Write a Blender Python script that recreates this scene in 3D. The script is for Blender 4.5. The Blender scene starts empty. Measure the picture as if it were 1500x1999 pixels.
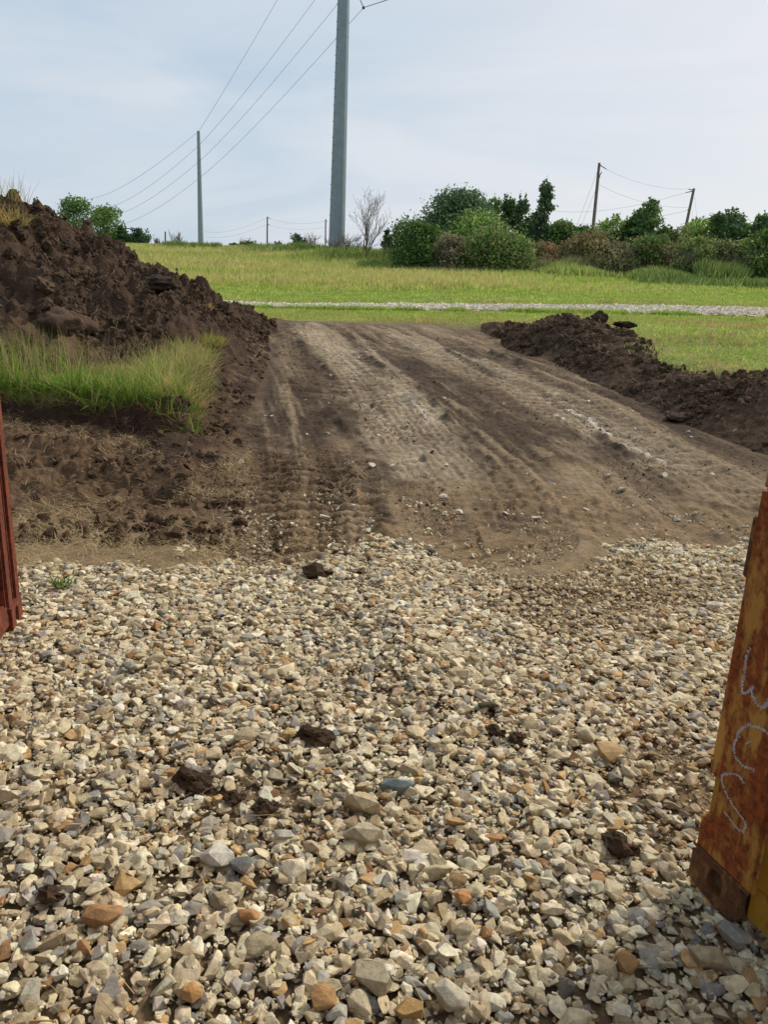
import bpy, bmesh, math, random
import numpy as np
from mathutils import Vector, Matrix, noise as mnoise
R = math.radians
sc = bpy.context.scene
COL = sc.collection
rng = np.random.default_rng(7)
random.seed(7)

# ------------------------------------------------------------------ camera
FPX, CX, CY, CAMH = 1444.0, 750.0, 999.5, 1.6
_D = np.array([-244, 4840, 1444.0]); _D /= np.linalg.norm(_D)
_F = np.array([0, 0, 1.0])
YW = _F - _F.dot(_D) * _D; YW /= np.linalg.norm(YW)
ZW = -_D
XW = np.cross(YW, ZW)
def ray(u, v):
    d = np.array([(u - CX) / FPX, (v - CY) / FPX, 1.0])
    return np.array([d @ XW, d @ YW, d @ ZW])
def at_z(u, v, z):
    r = ray(u, v); return r * ((z - CAMH) / r[2]) + [0, 0, CAMH]
def at_y(u, v, y):
    r = ray(u, v); return r * (y / r[1]) + [0, 0, CAMH]
cam_d = bpy.data.cameras.new('camera'); cam = bpy.data.objects.new('camera', cam_d); COL.objects.link(cam)
cam_d.sensor_fit = 'VERTICAL'; cam_d.sensor_height = 36; cam_d.lens = 36 * FPX / 1999.0
cam_d.clip_start = 0.05; cam_d.clip_end = 6000
right = np.array([XW[0], YW[0], ZW[0]]); down = np.array([XW[1], YW[1], ZW[1]]); fwd = np.array([XW[2], YW[2], ZW[2]])
M = Matrix(((right[0], -down[0], -fwd[0], 0), (right[1], -down[1], -fwd[1], 0), (right[2], -down[2], -fwd[2], CAMH), (0, 0, 0, 1)))
cam.matrix_world = M
sc.camera = cam

# ------------------------------------------------------------------ sky, sun, exposure
SUN_EL, SUN_AZ = 42, 52          # azimuth measured from the view direction (+Y) towards the right (+X)
sv = Vector((math.cos(R(SUN_EL)) * math.sin(R(SUN_AZ)), math.cos(R(SUN_EL)) * math.cos(R(SUN_AZ)), math.sin(R(SUN_EL))))
world = bpy.data.worlds.new("World"); sc.world = world; world.use_nodes = True
nt = world.node_tree; nt.nodes.clear()
def N(t, kind, **kw):
    n = t.nodes.new(kind)
    for k, v in kw.items(): setattr(n, k, v)
    return n
out = N(nt, 'ShaderNodeOutputWorld'); bg = N(nt, 'ShaderNodeBackground'); bg.inputs[1].default_value = 0.1
sky = N(nt, 'ShaderNodeTexSky', sky_type='NISHITA', sun_disc=False)
sky.sun_elevation = R(SUN_EL); sky.sun_rotation = R(SUN_AZ); sky.air_density = 1.0; sky.dust_density = 2.5; sky.ozone_density = 1.0
tc = N(nt, 'ShaderNodeTexCoord')
mp = N(nt, 'ShaderNodeMapping'); mp.inputs['Scale'].default_value = (1.0, 1.0, 4.6); mp.inputs['Rotation'].default_value = (0.1, 0.25, 0.4)
nz = N(nt, 'ShaderNodeTexNoise'); nz.inputs['Scale'].default_value = 1.7; nz.inputs['Detail'].default_value = 7; nz.inputs['Roughness'].default_value = 0.55; nz.inputs['Distortion'].default_value = 0.6
cr = N(nt, 'ShaderNodeValToRGB'); cr.color_ramp.elements[0].position = 0.38; cr.color_ramp.elements[1].position = 0.64
cr.color_ramp.elements[0].color = (4.2, 5.25, 6.3, 1); cr.color_ramp.elements[1].color = (5.9, 6.3, 6.85, 1)
nt.links.new(tc.outputs['Generated'], mp.inputs[0]); nt.links.new(mp.outputs[0], nz.inputs[0]); nt.links.new(nz.outputs[0], cr.inputs[0])
# thin bright veil round the hidden sun
dp = N(nt, 'ShaderNodeVectorMath', operation='DOT_PRODUCT'); dp.inputs[1].default_value = sv
nt.links.new(tc.outputs['Generated'], dp.inputs[0])
mr = N(nt, 'ShaderNodeMapRange'); mr.inputs[1].default_value = 0.45; mr.inputs[2].default_value = 1.0; mr.inputs[3].default_value = 0; mr.inputs[4].default_value = 0.8
nt.links.new(dp.outputs['Value'], mr.inputs[0])
mg = N(nt, 'ShaderNodeMix', data_type='RGBA'); mg.inputs[7].default_value = (7.6, 7.3, 7.1, 1)
nt.links.new(mr.outputs[0], mg.inputs[0]); nt.links.new(cr.outputs[0], mg.inputs[6])
mx = N(nt, 'ShaderNodeMix', data_type='RGBA'); mx.inputs[0].default_value = 0.86
nt.links.new(sky.outputs[0], mx.inputs[6]); nt.links.new(mg.outputs[2], mx.inputs[7])
nt.links.new(mx.outputs[2], bg.inputs[0]); nt.links.new(bg.outputs[0], out.inputs[0])
sun_d = bpy.data.lights.new('sun', 'SUN'); sun_d.energy = 2.3; sun_d.angle = R(13); sun_d.color = (1, 0.93, 0.82)
sun = bpy.data.objects.new('sun', sun_d); COL.objects.link(sun); sun.rotation_euler = (-sv).to_track_quat('-Z', 'Y').to_euler()
sun.location = (0, 0, 30)
sc.view_settings.view_transform = 'Standard'; sc.view_settings.look = 'None'; sc.view_settings.exposure = 0.3; sc.view_settings.gamma = 1
sc.cycles.max_bounces = 5; sc.cycles.diffuse_bounces = 3; sc.cycles.transparent_max_bounces = 6

# ------------------------------------------------------------------ helpers
def lin(r, g, b, k=1.0):
    o = []
    for c in (r, g, b):
        c /= 255.0
        o.append((c / 12.92 if c <= 0.04045 else ((c + 0.055) / 1.055) ** 2.4) * k)
    return np.array(o)
def sstep(a, b, x):
    t = np.clip((x - a) / (b - a), 0, 1); return t * t * (3 - 2 * t)
def _hash(ix, iy, seed):
    h = (ix.astype(np.int64) * 374761393 + iy.astype(np.int64) * 668265263 + seed * 974711) & 0xffffffff
    h = ((h ^ (h >> 13)) * 1274126177) & 0xffffffff
    return ((h ^ (h >> 16)) & 0xffff) / 65535.0
def vnoise(x, y, seed=0):
    ix = np.floor(x); iy = np.floor(y); fx = x - ix; fy = y - iy
    fx = fx * fx * (3 - 2 * fx); fy = fy * fy * (3 - 2 * fy)
    a = _hash(ix, iy, seed); b = _hash(ix + 1, iy, seed); c = _hash(ix, iy + 1, seed); d = _hash(ix + 1, iy + 1, seed)
    return (a + (b - a) * fx) * (1 - fy) + (c + (d - c) * fx) * fy - 0.5
def fbm(x, y, seed=0, octv=4, gain=0.5):
    s = 0; a = 1.0
    for i in range(octv):
        s = s + a * vnoise(x * 2.03 ** i + 17.3 * i, y * 2.03 ** i - 9.1 * i, seed + i); a *= gain
    return s
class TPS:
    def __init__(s, pts, reg=0.0):
        p = np.array(pts, float); s.p = p[:, :2]; n = len(p)
        K = s.phi(s.p[:, None, :] - s.p[None]) + np.eye(n) * reg
        P = np.hstack([np.ones((n, 1)), s.p]); A = np.zeros((n + 3, n + 3))
        A[:n, :n] = K; A[:n, n:] = P; A[n:, :n] = P.T
        s.w = np.linalg.solve(A, np.concatenate([p[:, 2], np.zeros(3)]))
    @staticmethod
    def phi(d):
        r2 = (d ** 2).sum(-1); return 0.5 * r2 * np.log(r2 + 1e-9)
    def __call__(s, X, Y):
        X = np.asarray(X, float); sh = X.shape; q = np.stack([X.ravel(), np.asarray(Y, float).ravel()], 1); o = np.empty(len(q)); n = len(s.p)
        for i in range(0, len(q), 60000):
            c = q[i:i + 60000]
            o[i:i + 60000] = s.phi(c[:, None, :] - s.p[None]) @ s.w[:n] + s.w[n] + c @ s.w[n + 1:]
        return o.reshape(sh)
def inpoly(X, Y, poly):
    poly = np.array(poly)[:, :2]; ins = np.zeros(X.shape, bool); j = len(poly) - 1
    for i in range(len(poly)):
        xi, yi = poly[i]; xj, yj = poly[j]
        c = ((yi > Y) != (yj > Y)) & (X < (xj - xi) * (Y - yi) / (yj - yi + 1e-12) + xi)
        ins ^= c; j = i
    return ins
def pldist(X, Y, pl):
    """distance to a polyline, signed side offset and length along it"""
    pl = np.array(pl)[:, :2]; best = np.full(X.shape, 1e9); sd = np.zeros(X.shape); al = np.zeros(X.shape); acc = 0
    for a, b in zip(pl[:-1], pl[1:]):
        ab = b - a; L = np.hypot(*ab); t = np.clip(((X - a[0]) * ab[0] + (Y - a[1]) * ab[1]) / L ** 2, 0, 1)
        dx = X - a[0] - t * ab[0]; dy = Y - a[1] - t * ab[1]; d = np.hypot(dx, dy); m = d < best
        best = np.where(m, d, best); sd = np.where(m, d * np.sign(ab[0] * dy - ab[1] * dx), sd); al = np.where(m, acc + t * L, al); acc += L
    return best, sd, al
def polysd(X, Y, poly):
    d = pldist(X, Y, list(poly) + [poly[0]])[0]; return np.where(inpoly(X, Y, poly), d, -d)

def mesh_obj(name, V, F, mat, parent=None, smooth=False, col=None, extra=None, mats=None, midx=None):
    """V (n,3); F either an (m,k) array or a list of such arrays"""
    me = bpy.data.meshes.new(name)
    Fs = [np.asarray(f) for f in (F if isinstance(F, list) else [F]) if len(f)]
    V = np.asarray(V, np.float32)
    me.vertices.add(len(V)); me.vertices.foreach_set('co', V.ravel())
    lv = np.concatenate([f.ravel() for f in Fs]).astype(np.int32)
    tot = np.concatenate([np.full(len(f), f.shape[1]) for f in Fs]); st = np.concatenate([[0], np.cumsum(tot)[:-1]]).astype(np.int32)
    me.loops.add(len(lv)); me.loops.foreach_set('vertex_index', lv)
    me.polygons.add(len(st)); me.polygons.foreach_set('loop_start', st)
    me.polygons.foreach_set('use_smooth', np.full(len(st), smooth))
    for nm, c in ([('col', col)] if col is not None else []) + (extra or []):
        a = me.color_attributes.new(nm, 'FLOAT_COLOR', 'POINT'); c = np.asarray(c, np.float32)
        if c.shape[1] == 3: c = np.hstack([c, np.ones((len(c), 1), np.float32)])
        a.data.foreach_set('color', c.ravel())
    for m in (mats or [mat]): me.materials.append(m)
    if midx is not None: me.polygons.foreach_set('material_index', np.asarray(midx, np.int32))
    me.update(calc_edges=True); me.validate()
    o = bpy.data.objects.new(name, me); COL.objects.link(o)
    if parent: o.parent = parent
    return o
def bm_obj(name, bm, mat, parent=None, smooth=False):
    me = bpy.data.meshes.new(name); bm.to_mesh(me); bm.free(); me.materials.append(mat)
    if smooth: me.polygons.foreach_set('use_smooth', [True] * len(me.polygons))
    o = bpy.data.objects.new(name, me); COL.objects.link(o)
    if parent: o.parent = parent
    return o
def empty(name, loc=(0, 0, 0), rz=0):
    o = bpy.data.objects.new(name, None); COL.objects.link(o); o.location = loc; o.rotation_euler = (0, 0, rz); o.empty_display_size = 0.2; return o
def tag(o, label=None, cat=None, group=None, kind=None):
    if label: o['label'] = label
    if cat: o['category'] = cat
    if group: o['group'] = group
    if kind: o['kind'] = kind
    return o

def mat(name): 
    m = bpy.data.materials.new(name); m.use_nodes = True; t = m.node_tree; b = t.nodes['Principled BSDF']; return m, t, b
def bump(t, b, src, strength, dist):
    n = N(t, 'ShaderNodeBump'); n.inputs['Strength'].default_value = strength; n.inputs['Distance'].default_value = dist
    t.links.new(src, n.inputs['Height']); t.links.new(n.outputs[0], b.inputs['Normal']); return n
def noise_tex(t, scale, detail=4, rough=0.55, coord='Object'):
    c = N(t, 'ShaderNodeTexCoord'); n = N(t, 'ShaderNodeTexNoise'); n.inputs['Scale'].default_value = scale; n.inputs['Detail'].default_value = detail; n.inputs['Roughness'].default_value = rough
    t.links.new(c.outputs[coord], n.inputs[0]); return n
def attr_mat(name, rough=0.9, nscale=12, lo=0.75, hi=1.25, bscale=60, bstr=0.4, bdist=0.01, spec=0.25, attr='col'):
    """vertex colour (per stone / blade / patch) varied by procedural noise"""
    m, t, b = mat(name)
    a = N(t, 'ShaderNodeAttribute', attribute_name=attr)
    n = noise_tex(t, nscale, 6, 0.65)
    r = N(t, 'ShaderNodeMapRange'); r.inputs[1].default_value = 0.3; r.inputs[2].default_value = 0.7; r.inputs[3].default_value = lo; r.inputs[4].default_value = hi
    t.links.new(n.outputs[0], r.inputs[0])
    v = N(t, 'ShaderNodeVectorMath', operation='SCALE'); t.links.new(a.outputs['Color'], v.inputs[0]); t.links.new(r.outputs[0], v.inputs[3])
    t.links.new(v.outputs[0], b.inputs['Base Color']); b.inputs['Roughness'].default_value = rough; b.inputs['Specular IOR Level'].default_value = spec
    if bstr:
        n2 = noise_tex(t, bscale, 5, 0.6); bump(t, b, n2.outputs[0], bstr, bdist)
    return m
def flat_mat(name, rgb, rough=0.7, metal=0.0, nscale=8, var=0.2, bstr=0.2, bscale=30):
    m, t, b = mat(name)
    n = noise_tex(t, nscale, 6, 0.6)
    r = N(t, 'ShaderNodeValToRGB'); c = np.array(rgb)
    r.color_ramp.elements[0].position = 0.3; r.color_ramp.elements[1].position = 0.7
    r.color_ramp.elements[0].color = (*(c * (1 - var)), 1); r.color_ramp.elements[1].color = (*(c * (1 + var)), 1)
    t.links.new(n.outputs[0], r.inputs[0]); t.links.new(r.outputs[0], b.inputs['Base Color'])
    b.inputs['Roughness'].default_value = rough; b.inputs['Metallic'].default_value = metal
    n2 = noise_tex(t, bscale, 5); bump(t, b, n2.outputs[0], bstr, 0.01)
    return m
def leaf_mat(name):
    m, t, b = mat(name); t.nodes.remove(b)
    o = t.nodes['Material Output']; a = N(t, 'ShaderNodeAttribute', attribute_name='col')
    d = N(t, 'ShaderNodeBsdfDiffuse'); tr = N(t, 'ShaderNodeBsdfTranslucent'); x = N(t, 'ShaderNodeMixShader'); x.inputs[0].default_value = 0.38
    n = noise_tex(t, 1.3, 4); r = N(t, 'ShaderNodeMapRange'); r.inputs[1].default_value = .3; r.inputs[2].default_value = .7; r.inputs[3].default_value = .8; r.inputs[4].default_value = 1.2
    v = N(t, 'ShaderNodeVectorMath', operation='SCALE'); t.links.new(n.outputs[0], r.inputs[0]); t.links.new(a.outputs['Color'], v.inputs[0]); t.links.new(r.outputs[0], v.inputs[3])
    t.links.new(v.outputs[0], d.inputs[0]); t.links.new(v.outputs[0], tr.inputs[0]); t.links.new(d.outputs[0], x.inputs[1]); t.links.new(tr.outputs[0], x.inputs[2]); t.links.new(x.outputs[0], o.inputs[0])
    return m
LEAF = leaf_mat('foliage'); BLADE = leaf_mat('grass_blade')

# ------------------------------------------------------------------ terrain
def P(u, v, y): return list(at_y(u, v, y))
field_pts = [P(540, 626, 18), P(740, 628, 18.5), P(940, 634, 18), P(500, 602, 27), P(740, 606, 26.5), P(1000, 609, 26), P(1250, 614, 24.5), P(1500, 620, 23),
    P(480, 593, 30), P(740, 596, 29), P(1000, 598, 28.5), P(1250, 600, 27.5), P(1500, 606, 26.5),
    P(1500, 745, 8.9), P(1320, 700, 11.2), P(1150, 640, 15.5), P(1500, 660, 14.5),
    P(600, 555, 42), P(350, 545, 42), P(300, 495, 66), P(300, 485, 78), P(450, 488, 75), P(620, 492, 72), P(760, 515, 62), P(900, 530, 56), P(1100, 530, 54), P(1250, 543, 51), P(1450, 560, 47), P(1250, 575, 37), P(900, 568, 38), P(1600, 565, 48),
    [6.5, 6, .72], [10, 6, .8], [14, 9, .9], [-15, 20, 1.0], [-25, 40, 2.3], [-12, 12, .8], [-10, 28, 1.0],
    [-40, 95, 4.5], [-10, 95, 4.45], [15, 85, 4.5], [40, 80, 4.6], [45, 50, 3.6], [40, 25, 2.0]]
_field = TPS(field_pts, 0.5)
def field(X, Y):
    Xc = np.clip(X, -45, 45); Yc = np.clip(Y, 4, 97)
    return _field(Xc, Yc) * sstep(4.3, 8.0, Y)
ZLP = ([-50, 5.0, 6.5, 8, 10, 13, 16, 18.3, 60], [0, 0, .10, .22, .38, .58, .74, .84, .84])
def zlane(Y): return np.interp(Y, *ZLP)
def lane_pt(u, v):
    lo, hi = 1.0, 40.0
    for _ in range(40):
        m = (lo + hi) / 2; p = at_y(u, v, m)
        if p[2] > float(zlane(m)): lo = m
        else: hi = m
    p = at_y(u, v, lo); return p
LEFT = [lane_pt(*q) for q in ((440, 1110), (455, 1000), (470, 900), (490, 820), (525, 740), (535, 690), (540, 660), (540, 640))]
RIGHT = [lane_pt(*q) for q in ((1500, 925), (1500, 893), (1400, 852), (1290, 802), (1150, 742), (1050, 697), (980, 664), (940, 644))]
LY = [p[1] for p in LEFT]; LX = [p[0] for p in LEFT]
RY = [3] + [p[1] for p in RIGHT]; RX = [RIGHT[0][0] + .8] + [p[0] for p in RIGHT]
XL = lambda Y: np.interp(Y, LY, LX)
XR = lambda Y: np.interp(Y, RY, RX)
YEND = max(RIGHT[-1][1], LEFT[-1][1]) - 0.2
SHELF = [at_z(-1500, 740, .5), at_z(0, 768, .5), at_z(100, 776, .5), at_z(300, 792, .5), at_z(385, 800, .5), at_z(405, 755, .5), at_z(425, 700, .55), at_z(455, 660, .62)]
SHELF = [p[:2] for p in SHELF] + [np.array([-2.9, 16.5]), np.array([-3.2, 30]), np.array([-60, 30])]
def ground(X, Y, fine=True):
    X = np.asarray(X, float); Y = np.asarray(Y, float)
    F = field(X, Y); L = zlane(Y)
    dl = XL(Y) - X; dr = X - XR(Y)
    sh = polysd(X, Y, SHELF)
    wob = fbm(X * 2.2, Y * 2.2, 5, 3) * 0.15
    low = L + 0.12 * sstep(5.0, 6.2, Y)
    shz = 0.5 + 0.035 * np.clip(Y - 6, 0, 12)
    lz = low + (shz - low) * sstep(-0.10, 0.12, sh + wob)
    lz = lz + (F - lz) * sstep(12, 18, Y)
    z = L + (lz - L) * sstep(0.0, 0.75, dl + wob * .6)
    z = z + (F - z) * sstep(0.15, 1.25, dr + wob) 
    z = z + (F - z) * sstep(YEND - .2, YEND + .9, Y + wob)
    z = z * sstep(4.2, 5.6, Y) if np.ndim(z) else z
    if fine:
        lanem = sstep(-0.1, .15, -dl) * sstep(-.1, .15, -dr) * (1 - sstep(YEND - .3, YEND + .3, Y)) * sstep(3.8, 4.8, Y)
        left = sstep(0, .5, dl) * (1 - sstep(-.1, .1, sh)) * sstep(4.9, 5.5, Y) * (1 - sstep(13, 16, Y))
        z = z + left * (fbm(X * 4, Y * 4, 31, 5, .6) * .13)
        z = z + lanem * (fbm(X * 3, Y * 3, 41, 5, .55) * .03)
    return z
def g1(x, y): return float(ground(np.array([x]), np.array([y]))[0])
def ground_hit(u, v, lift=0.0):
    y = np.concatenate([np.arange(1.2, 20, .02), np.arange(20, 90, .1)])
    r = ray(u, v); t = y / r[1]; pts = r[None] * t[:, None] + [0, 0, CAMH]
    g = ground(pts[:, 0], pts[:, 1]) + lift; k = np.argmax(pts[:, 2] < g)
    if not (pts[:, 2] < g).any(): k = len(y) - 1
    return np.array([pts[k, 0], pts[k, 1], g[k] - lift])
def onlane(pts): return [lane_pt(*q)[:2] for q in pts]

# non-uniform sheet: fan shaped, dense where it is near
s_in = np.linspace(-1, 1, 760); so = 1 + np.cumsum(0.004 * 1.09 ** np.arange(85))
S = np.concatenate([-so[::-1], s_in, so])
ys = [-40, -25, -15, -8, -4, -2, -1, 0, .5]; y = 1.0
while y < 3.9: ys.append(y); y += .06
while y < 22: ys.append(y); y += max(.011, y * .0032)
while y < 100: ys.append(y); y *= 1.012
while y < 4000: ys.append(y); y *= 1.12
YS = np.array(ys); wid = np.where(YS > 0, 0.9 + 0.60 * YS, 0.9)
GX = S[None, :] * wid[:, None]; GY = np.repeat(YS[:, None], len(S), 1)
GZ = ground(GX, GY)
X, Y = GX.ravel(), GY.ravel(); Z = GZ.ravel()
SD = polysd(X, Y, SHELF); DL = XL(Y) - X; DR = X - XR(Y)
wob = fbm(X * 2.2, Y * 2.2, 5, 3) * .15
lane_m = sstep(-.15, .25, -DL) * sstep(-.15, .35, -DR + wob) * (1 - sstep(YEND - .3, YEND + .5, Y + 3 * wob))
c_dark, c_mid, c_tan, c_pale = lin(78, 64, 52), lin(112, 94, 76), lin(158, 138, 110), lin(192, 174, 146)
c_crk = lin(118, 95, 72)
def mixc(C, c, w): return C + (np.asarray(c)[None, :] - C) * np.clip(w, 0, 1)[:, None]
C = np.tile(c_mid, (len(X), 1))
n1 = fbm(X * .8, Y * .8, 61, 4); n2 = fbm(X * 5, Y * 5, 71, 4); n3 = fbm(X * 22, Y * 22, 81, 3)
C = mixc(C, c_dark, .3 + n1 * 1.6 + n2 * .9); C = mixc(C, c_tan, sstep(.0, .5, fbm(X * 1.6 + Y * .9, Y * .45, 67, 4) + n3 * .3) * .6)
dz = np.zeros(len(X))
# dark loose patches
for poly, w in (([(760, 690), (900, 750), (1060, 830), (1130, 900), (1000, 960), (900, 900), (830, 800)], .9),
                ([(500, 690), (560, 690), (620, 760), (690, 860), (600, 890), (490, 850)], .8),
                ([(1180, 760), (1400, 840), (1500, 900), (1430, 900), (1240, 840), (1100, 760)], .7),
                ([(900, 940), (1150, 960), (1350, 1010), (1300, 1060), (1000, 1010)], .75),
                ([(520, 630), (600, 630), (640, 680), (560, 680)], .7)):
    sd = polysd(X, Y, onlane(poly)); C = mixc(C, c_dark * .95, w * sstep(-.25, .25, sd + n2 * .5)); 
    dz += sstep(-.2, .3, sd + n2 * .4) * (np.abs(fbm(X * 7, Y * 7, 91, 4, .6)) * .05)
# compacted cracked clay by the gravel
crk = np.zeros(len(X))
for poly, c, w in (([(475, 880), (700, 880), (705, 1100), (445, 1100)], c_crk, .85), ([(1120, 910), (1500, 930), (1480, 1060), (1200, 1010)], c_tan * .85, .7),
                   ([(720, 900), (960, 940), (1000, 1090), (720, 1090)], lin(120, 104, 84), .8), ([(560, 600), (980, 622), (900, 660), (600, 650)], lin(125, 108, 84), .7),
                   ([(960, 1020), (1500, 1040), (1500, 1200), (900, 1200)], lin(166, 142, 108), .85)):
    sd = polysd(X, Y, onlane(poly)); k = sstep(-.35, .3, sd + n2 * .6); C = mixc(C, c, w * k * (.75 + n1))
    if c is c_crk or w == .8: crk = np.maximum(crk, k * (1 if c is c_crk else .45))
# wheel and crawler tracks: (centre line, half width, colour, strength)
TR = [([(555, 640), (570, 700), (590, 735)], .22, c_tan, .55),
      ([(600, 635), (650, 680), (720, 740), (775, 800), (835, 870), (890, 930)], .46, c_pale * .95, .95), ([(740, 850), (800, 915), (850, 960)], .22, c_pale * .95, .7),
      ([(700, 665), (770, 730), (840, 800), (890, 870)], .16, c_pale, .55),
      ([(760, 640), (860, 690), (1000, 740), (1120, 800), (1240, 865), (1340, 905)], .48, c_pale * .88, .95), ([(1330, 905), (1420, 960), (1500, 985)], .4, c_tan * 1.1, .7),
      ([(1060, 770), (1150, 830), (1230, 875), (1330, 905)], .2, c_pale, .6),
      ([(830, 640), (960, 690), (1080, 730), (1180, 780), (1290, 850)], .18, c_tan, .5),
      ([(520, 900), (515, 1000), (505, 1080)], .2, c_crk * .9, .5), ([(640, 880), (650, 1000), (655, 1090)], .2, c_crk, .5)]
for pl, hw, c, w in TR:
    d, sd, al = pldist(X, Y, onlane(pl)); k = (1 - sstep(hw * .35, hw * 1.35, d + n2 * .22 + n1 * .12)) * lane_m * (.7 + .3 * sstep(-.35, .1, fbm(al * .9, sd * 4, 97, 3)))
    st = .5 + .5 * np.sin(sd / .042 * math.pi + n2 * 1.5)
    tr = .5 + .5 * np.sin(al / .19 * math.pi * 2 + sd * 9 + n2 * 2)
    C = mixc(C, c, w * k * (.45 + .4 * st + n1 * .8 + n3 * .5))
    dz += k * (-.016 + .009 * st + .016 * tr * (.7 + n1)); C = mixc(C, c_dark, k * w * (1 - tr) * .3); rim = np.exp(-((d - hw * 1.12 + n2 * .1) / .06) ** 2) * lane_m * sstep(-.1, .25, n1 + n2 * .4)
    dz += rim * (.022 + n2 * .03); C = mixc(C, c_dark, rim * .55)
for pl, hw, w in (([(1110, 797), (1150, 818), (1188, 846)], .045, .95), ([(1088, 812), (1115, 828)], .02, .8), ([(1215, 865), (1310, 905)], .05, .5), ([(780, 765), (850, 825)], .05, .45), ([(430, 0), (431, 1)], .0, 0)):
    if not w: continue
    d, sd, al = pldist(X, Y, onlane(pl)); C = mixc(C, lin(222, 212, 196), w * (1 - sstep(hw * .3, hw * 1.5, d + n3 * .05)))
T2 = onlane([(600, 635), (650, 680), (720, 740), (775, 800), (835, 870), (890, 930), (930, 1040)]); d, sd, al = pldist(X, Y, T2)
stk = fbm(sd * 5.5, al * .35, 181, 5, .62); stk2 = fbm(sd * 16, al * .8, 187, 3)
C = mixc(C, c_tan, lane_m * sstep(.02, .55, stk + .5 * stk2) * .7); C = mixc(C, c_dark, lane_m * sstep(.05, .6, -stk - .3 * stk2) * .5)
dz += stk * .028 + stk2 * .010
lug = sstep(.3, .8, .5 + .5 * np.sin(al / .21 * 2 * math.pi + n2 * 2.5 + np.sign(np.sin(sd * 9)) * .9)); lw = sstep(.0, .3, fbm(sd * 1.6, al * .3, 193, 3) + .08)
dz += lug * lw * .024; C = mixc(C, c_dark, (1 - lug) * lw * lane_m * .34)
for pl in ([(480, 1090), (500, 900)], [(600, 1090), (600, 900)], [(690, 1090), (680, 930)]):   # crawler prints across the clay
    d, sd, al = pldist(X, Y, onlane(pl)); k = (1 - sstep(.18, .32, d + n2 * .1)) * lane_m; lug = sstep(.25, .75, .5 + .5 * np.sin(al / .165 * 2 * math.pi + n2 * 3 + n1 * 3)); dz += k * (lug * .03 - .02 + n3 * .012); C = mixc(C, c_dark, (1 - lug) * k * .42)
# a few low ploughed ridges
for pl in ([(640, 800), (685, 855)], [(1170, 850), (1220, 890)], [(1070, 905), (1130, 908)], [(870, 685), (960, 735)], [(960, 690), (1040, 720)], [(740, 980), (750, 1050)]):
    d, sd, al = pldist(X, Y, onlane(pl)); k = np.exp(-(d / .07) ** 2); dz += k * (.045 + n2 * .05); C = mixc(C, c_dark * .85, k * .8)
bandR = sstep(3.6, 4.4, Y)
dz = dz * lane_m * bandR
# the rough strip on the left, cut bank and gravel lot base
leftm = sstep(-.1, .3, DL) * (1 - sstep(YEND, YEND + 1.5, Y)) * (1 - sstep(-.05, .1, SD))
C = mixc(C, lin(108, 86, 65), leftm * .9); C = mixc(C, lin(118, 98, 72), leftm * (1 - sstep(4.6, 5.2, Y + wob)) * .8)
dz += leftm * sstep(4.7, 5.3, Y) * (np.abs(fbm(X * 6, Y * 6, 131, 4, .6)) * .10)
bank = sstep(-.28, -.1, SD) * (1 - sstep(-.02, .08, SD)); C = mixc(C, lin(66, 50, 40), bank)
C = mixc(C, lin(76, 60, 48), sstep(0, .3, DR + wob) * (1 - sstep(1.2, 1.5, DR + wob)) * (1 - sstep(YEND, YEND + .6, Y)))
lot = (1 - sstep(4.2, 5.0, Y + wob * 2)); C = mixc(C, lin(156, 136, 106), lot * .9); C = mixc(C, lin(104, 86, 68), lot * sstep(0.05, .4, n1 + n2 * .4) * .8)
# grass sward
grass = np.maximum(sstep(.75, 1.05, DR + wob), sstep(YEND + .1, YEND + .9, Y + 3 * wob)); grass = np.maximum(grass, sstep(.02, .14, SD) * (1 - sstep(9, 11, Y) * (Y < YEND)))
grass *= sstep(4.5, 7, Y)
gc_l, gc_y, gc_d = lin(140, 156, 76), lin(190, 180, 110), lin(108, 128, 62)
gn = fbm(X * .09, Y * .22, 151, 4); gn2 = fbm(X * .5, Y * .9, 161, 4)
G = np.tile(gc_l, (len(X), 1)); G = mixc(G, gc_y, sstep(30, 44, Y) * (1 - sstep(6, 18, X - Y * .05)) * (.65 + gn * .9)); G = mixc(G, gc_d, .25 + gn2 * 1.2)
G = mixc(G, lin(140, 125, 88), sstep(.1, .5, gn2 + .3 * (Y < 20)) * .4)
cl_ = lane_m * sstep(7.2, 5.6, 0) if False else lane_m * (1 - sstep(5.2, 7.4, Y + n1)); C = mixc(C, lin(146, 122, 92), cl_ * (.45 + n2 * .8))
C = C + (G * .85 - C) * grass[:, None]
Z = Z + dz + grass * (1 - sstep(30, 60, Y)) * fbm(X * 1.5, Y * 1.5, 171, 4) * .03
Z = Z - .02 * lot
nr, ncol = GX.shape; idx = np.arange(nr * ncol).reshape(nr, ncol)
F = np.stack([idx[:-1, :-1], idx[:-1, 1:], idx[1:, 1:], idx[1:, :-1]], -1).reshape(-1, 4)
gm, t, b = mat('ground_soil_and_sward')
a = N(t, 'ShaderNodeAttribute', attribute_name='col'); k = N(t, 'ShaderNodeAttribute', attribute_name='msk'); sp = N(t, 'ShaderNodeSeparateColor'); t.links.new(k.outputs['Color'], sp.inputs[0])
n = noise_tex(t, 14, 8, .7); r = N(t, 'ShaderNodeMapRange'); r.inputs[1].default_value = .32; r.inputs[2].default_value = .68; r.inputs[3].default_value = .62; r.inputs[4].default_value = 1.38
t.links.new(n.outputs[0], r.inputs[0])
v = N(t, 'ShaderNodeVectorMath', operation='SCALE'); t.links.new(a.outputs['Color'], v.inputs[0]); t.links.new(r.outputs[0], v.inputs[3])
tc = N(t, 'ShaderNodeTexCoord'); nd = N(t, 'ShaderNodeTexNoise'); nd.inputs['Scale'].default_value = 9; nd.inputs['Detail'].default_value = 3
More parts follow.
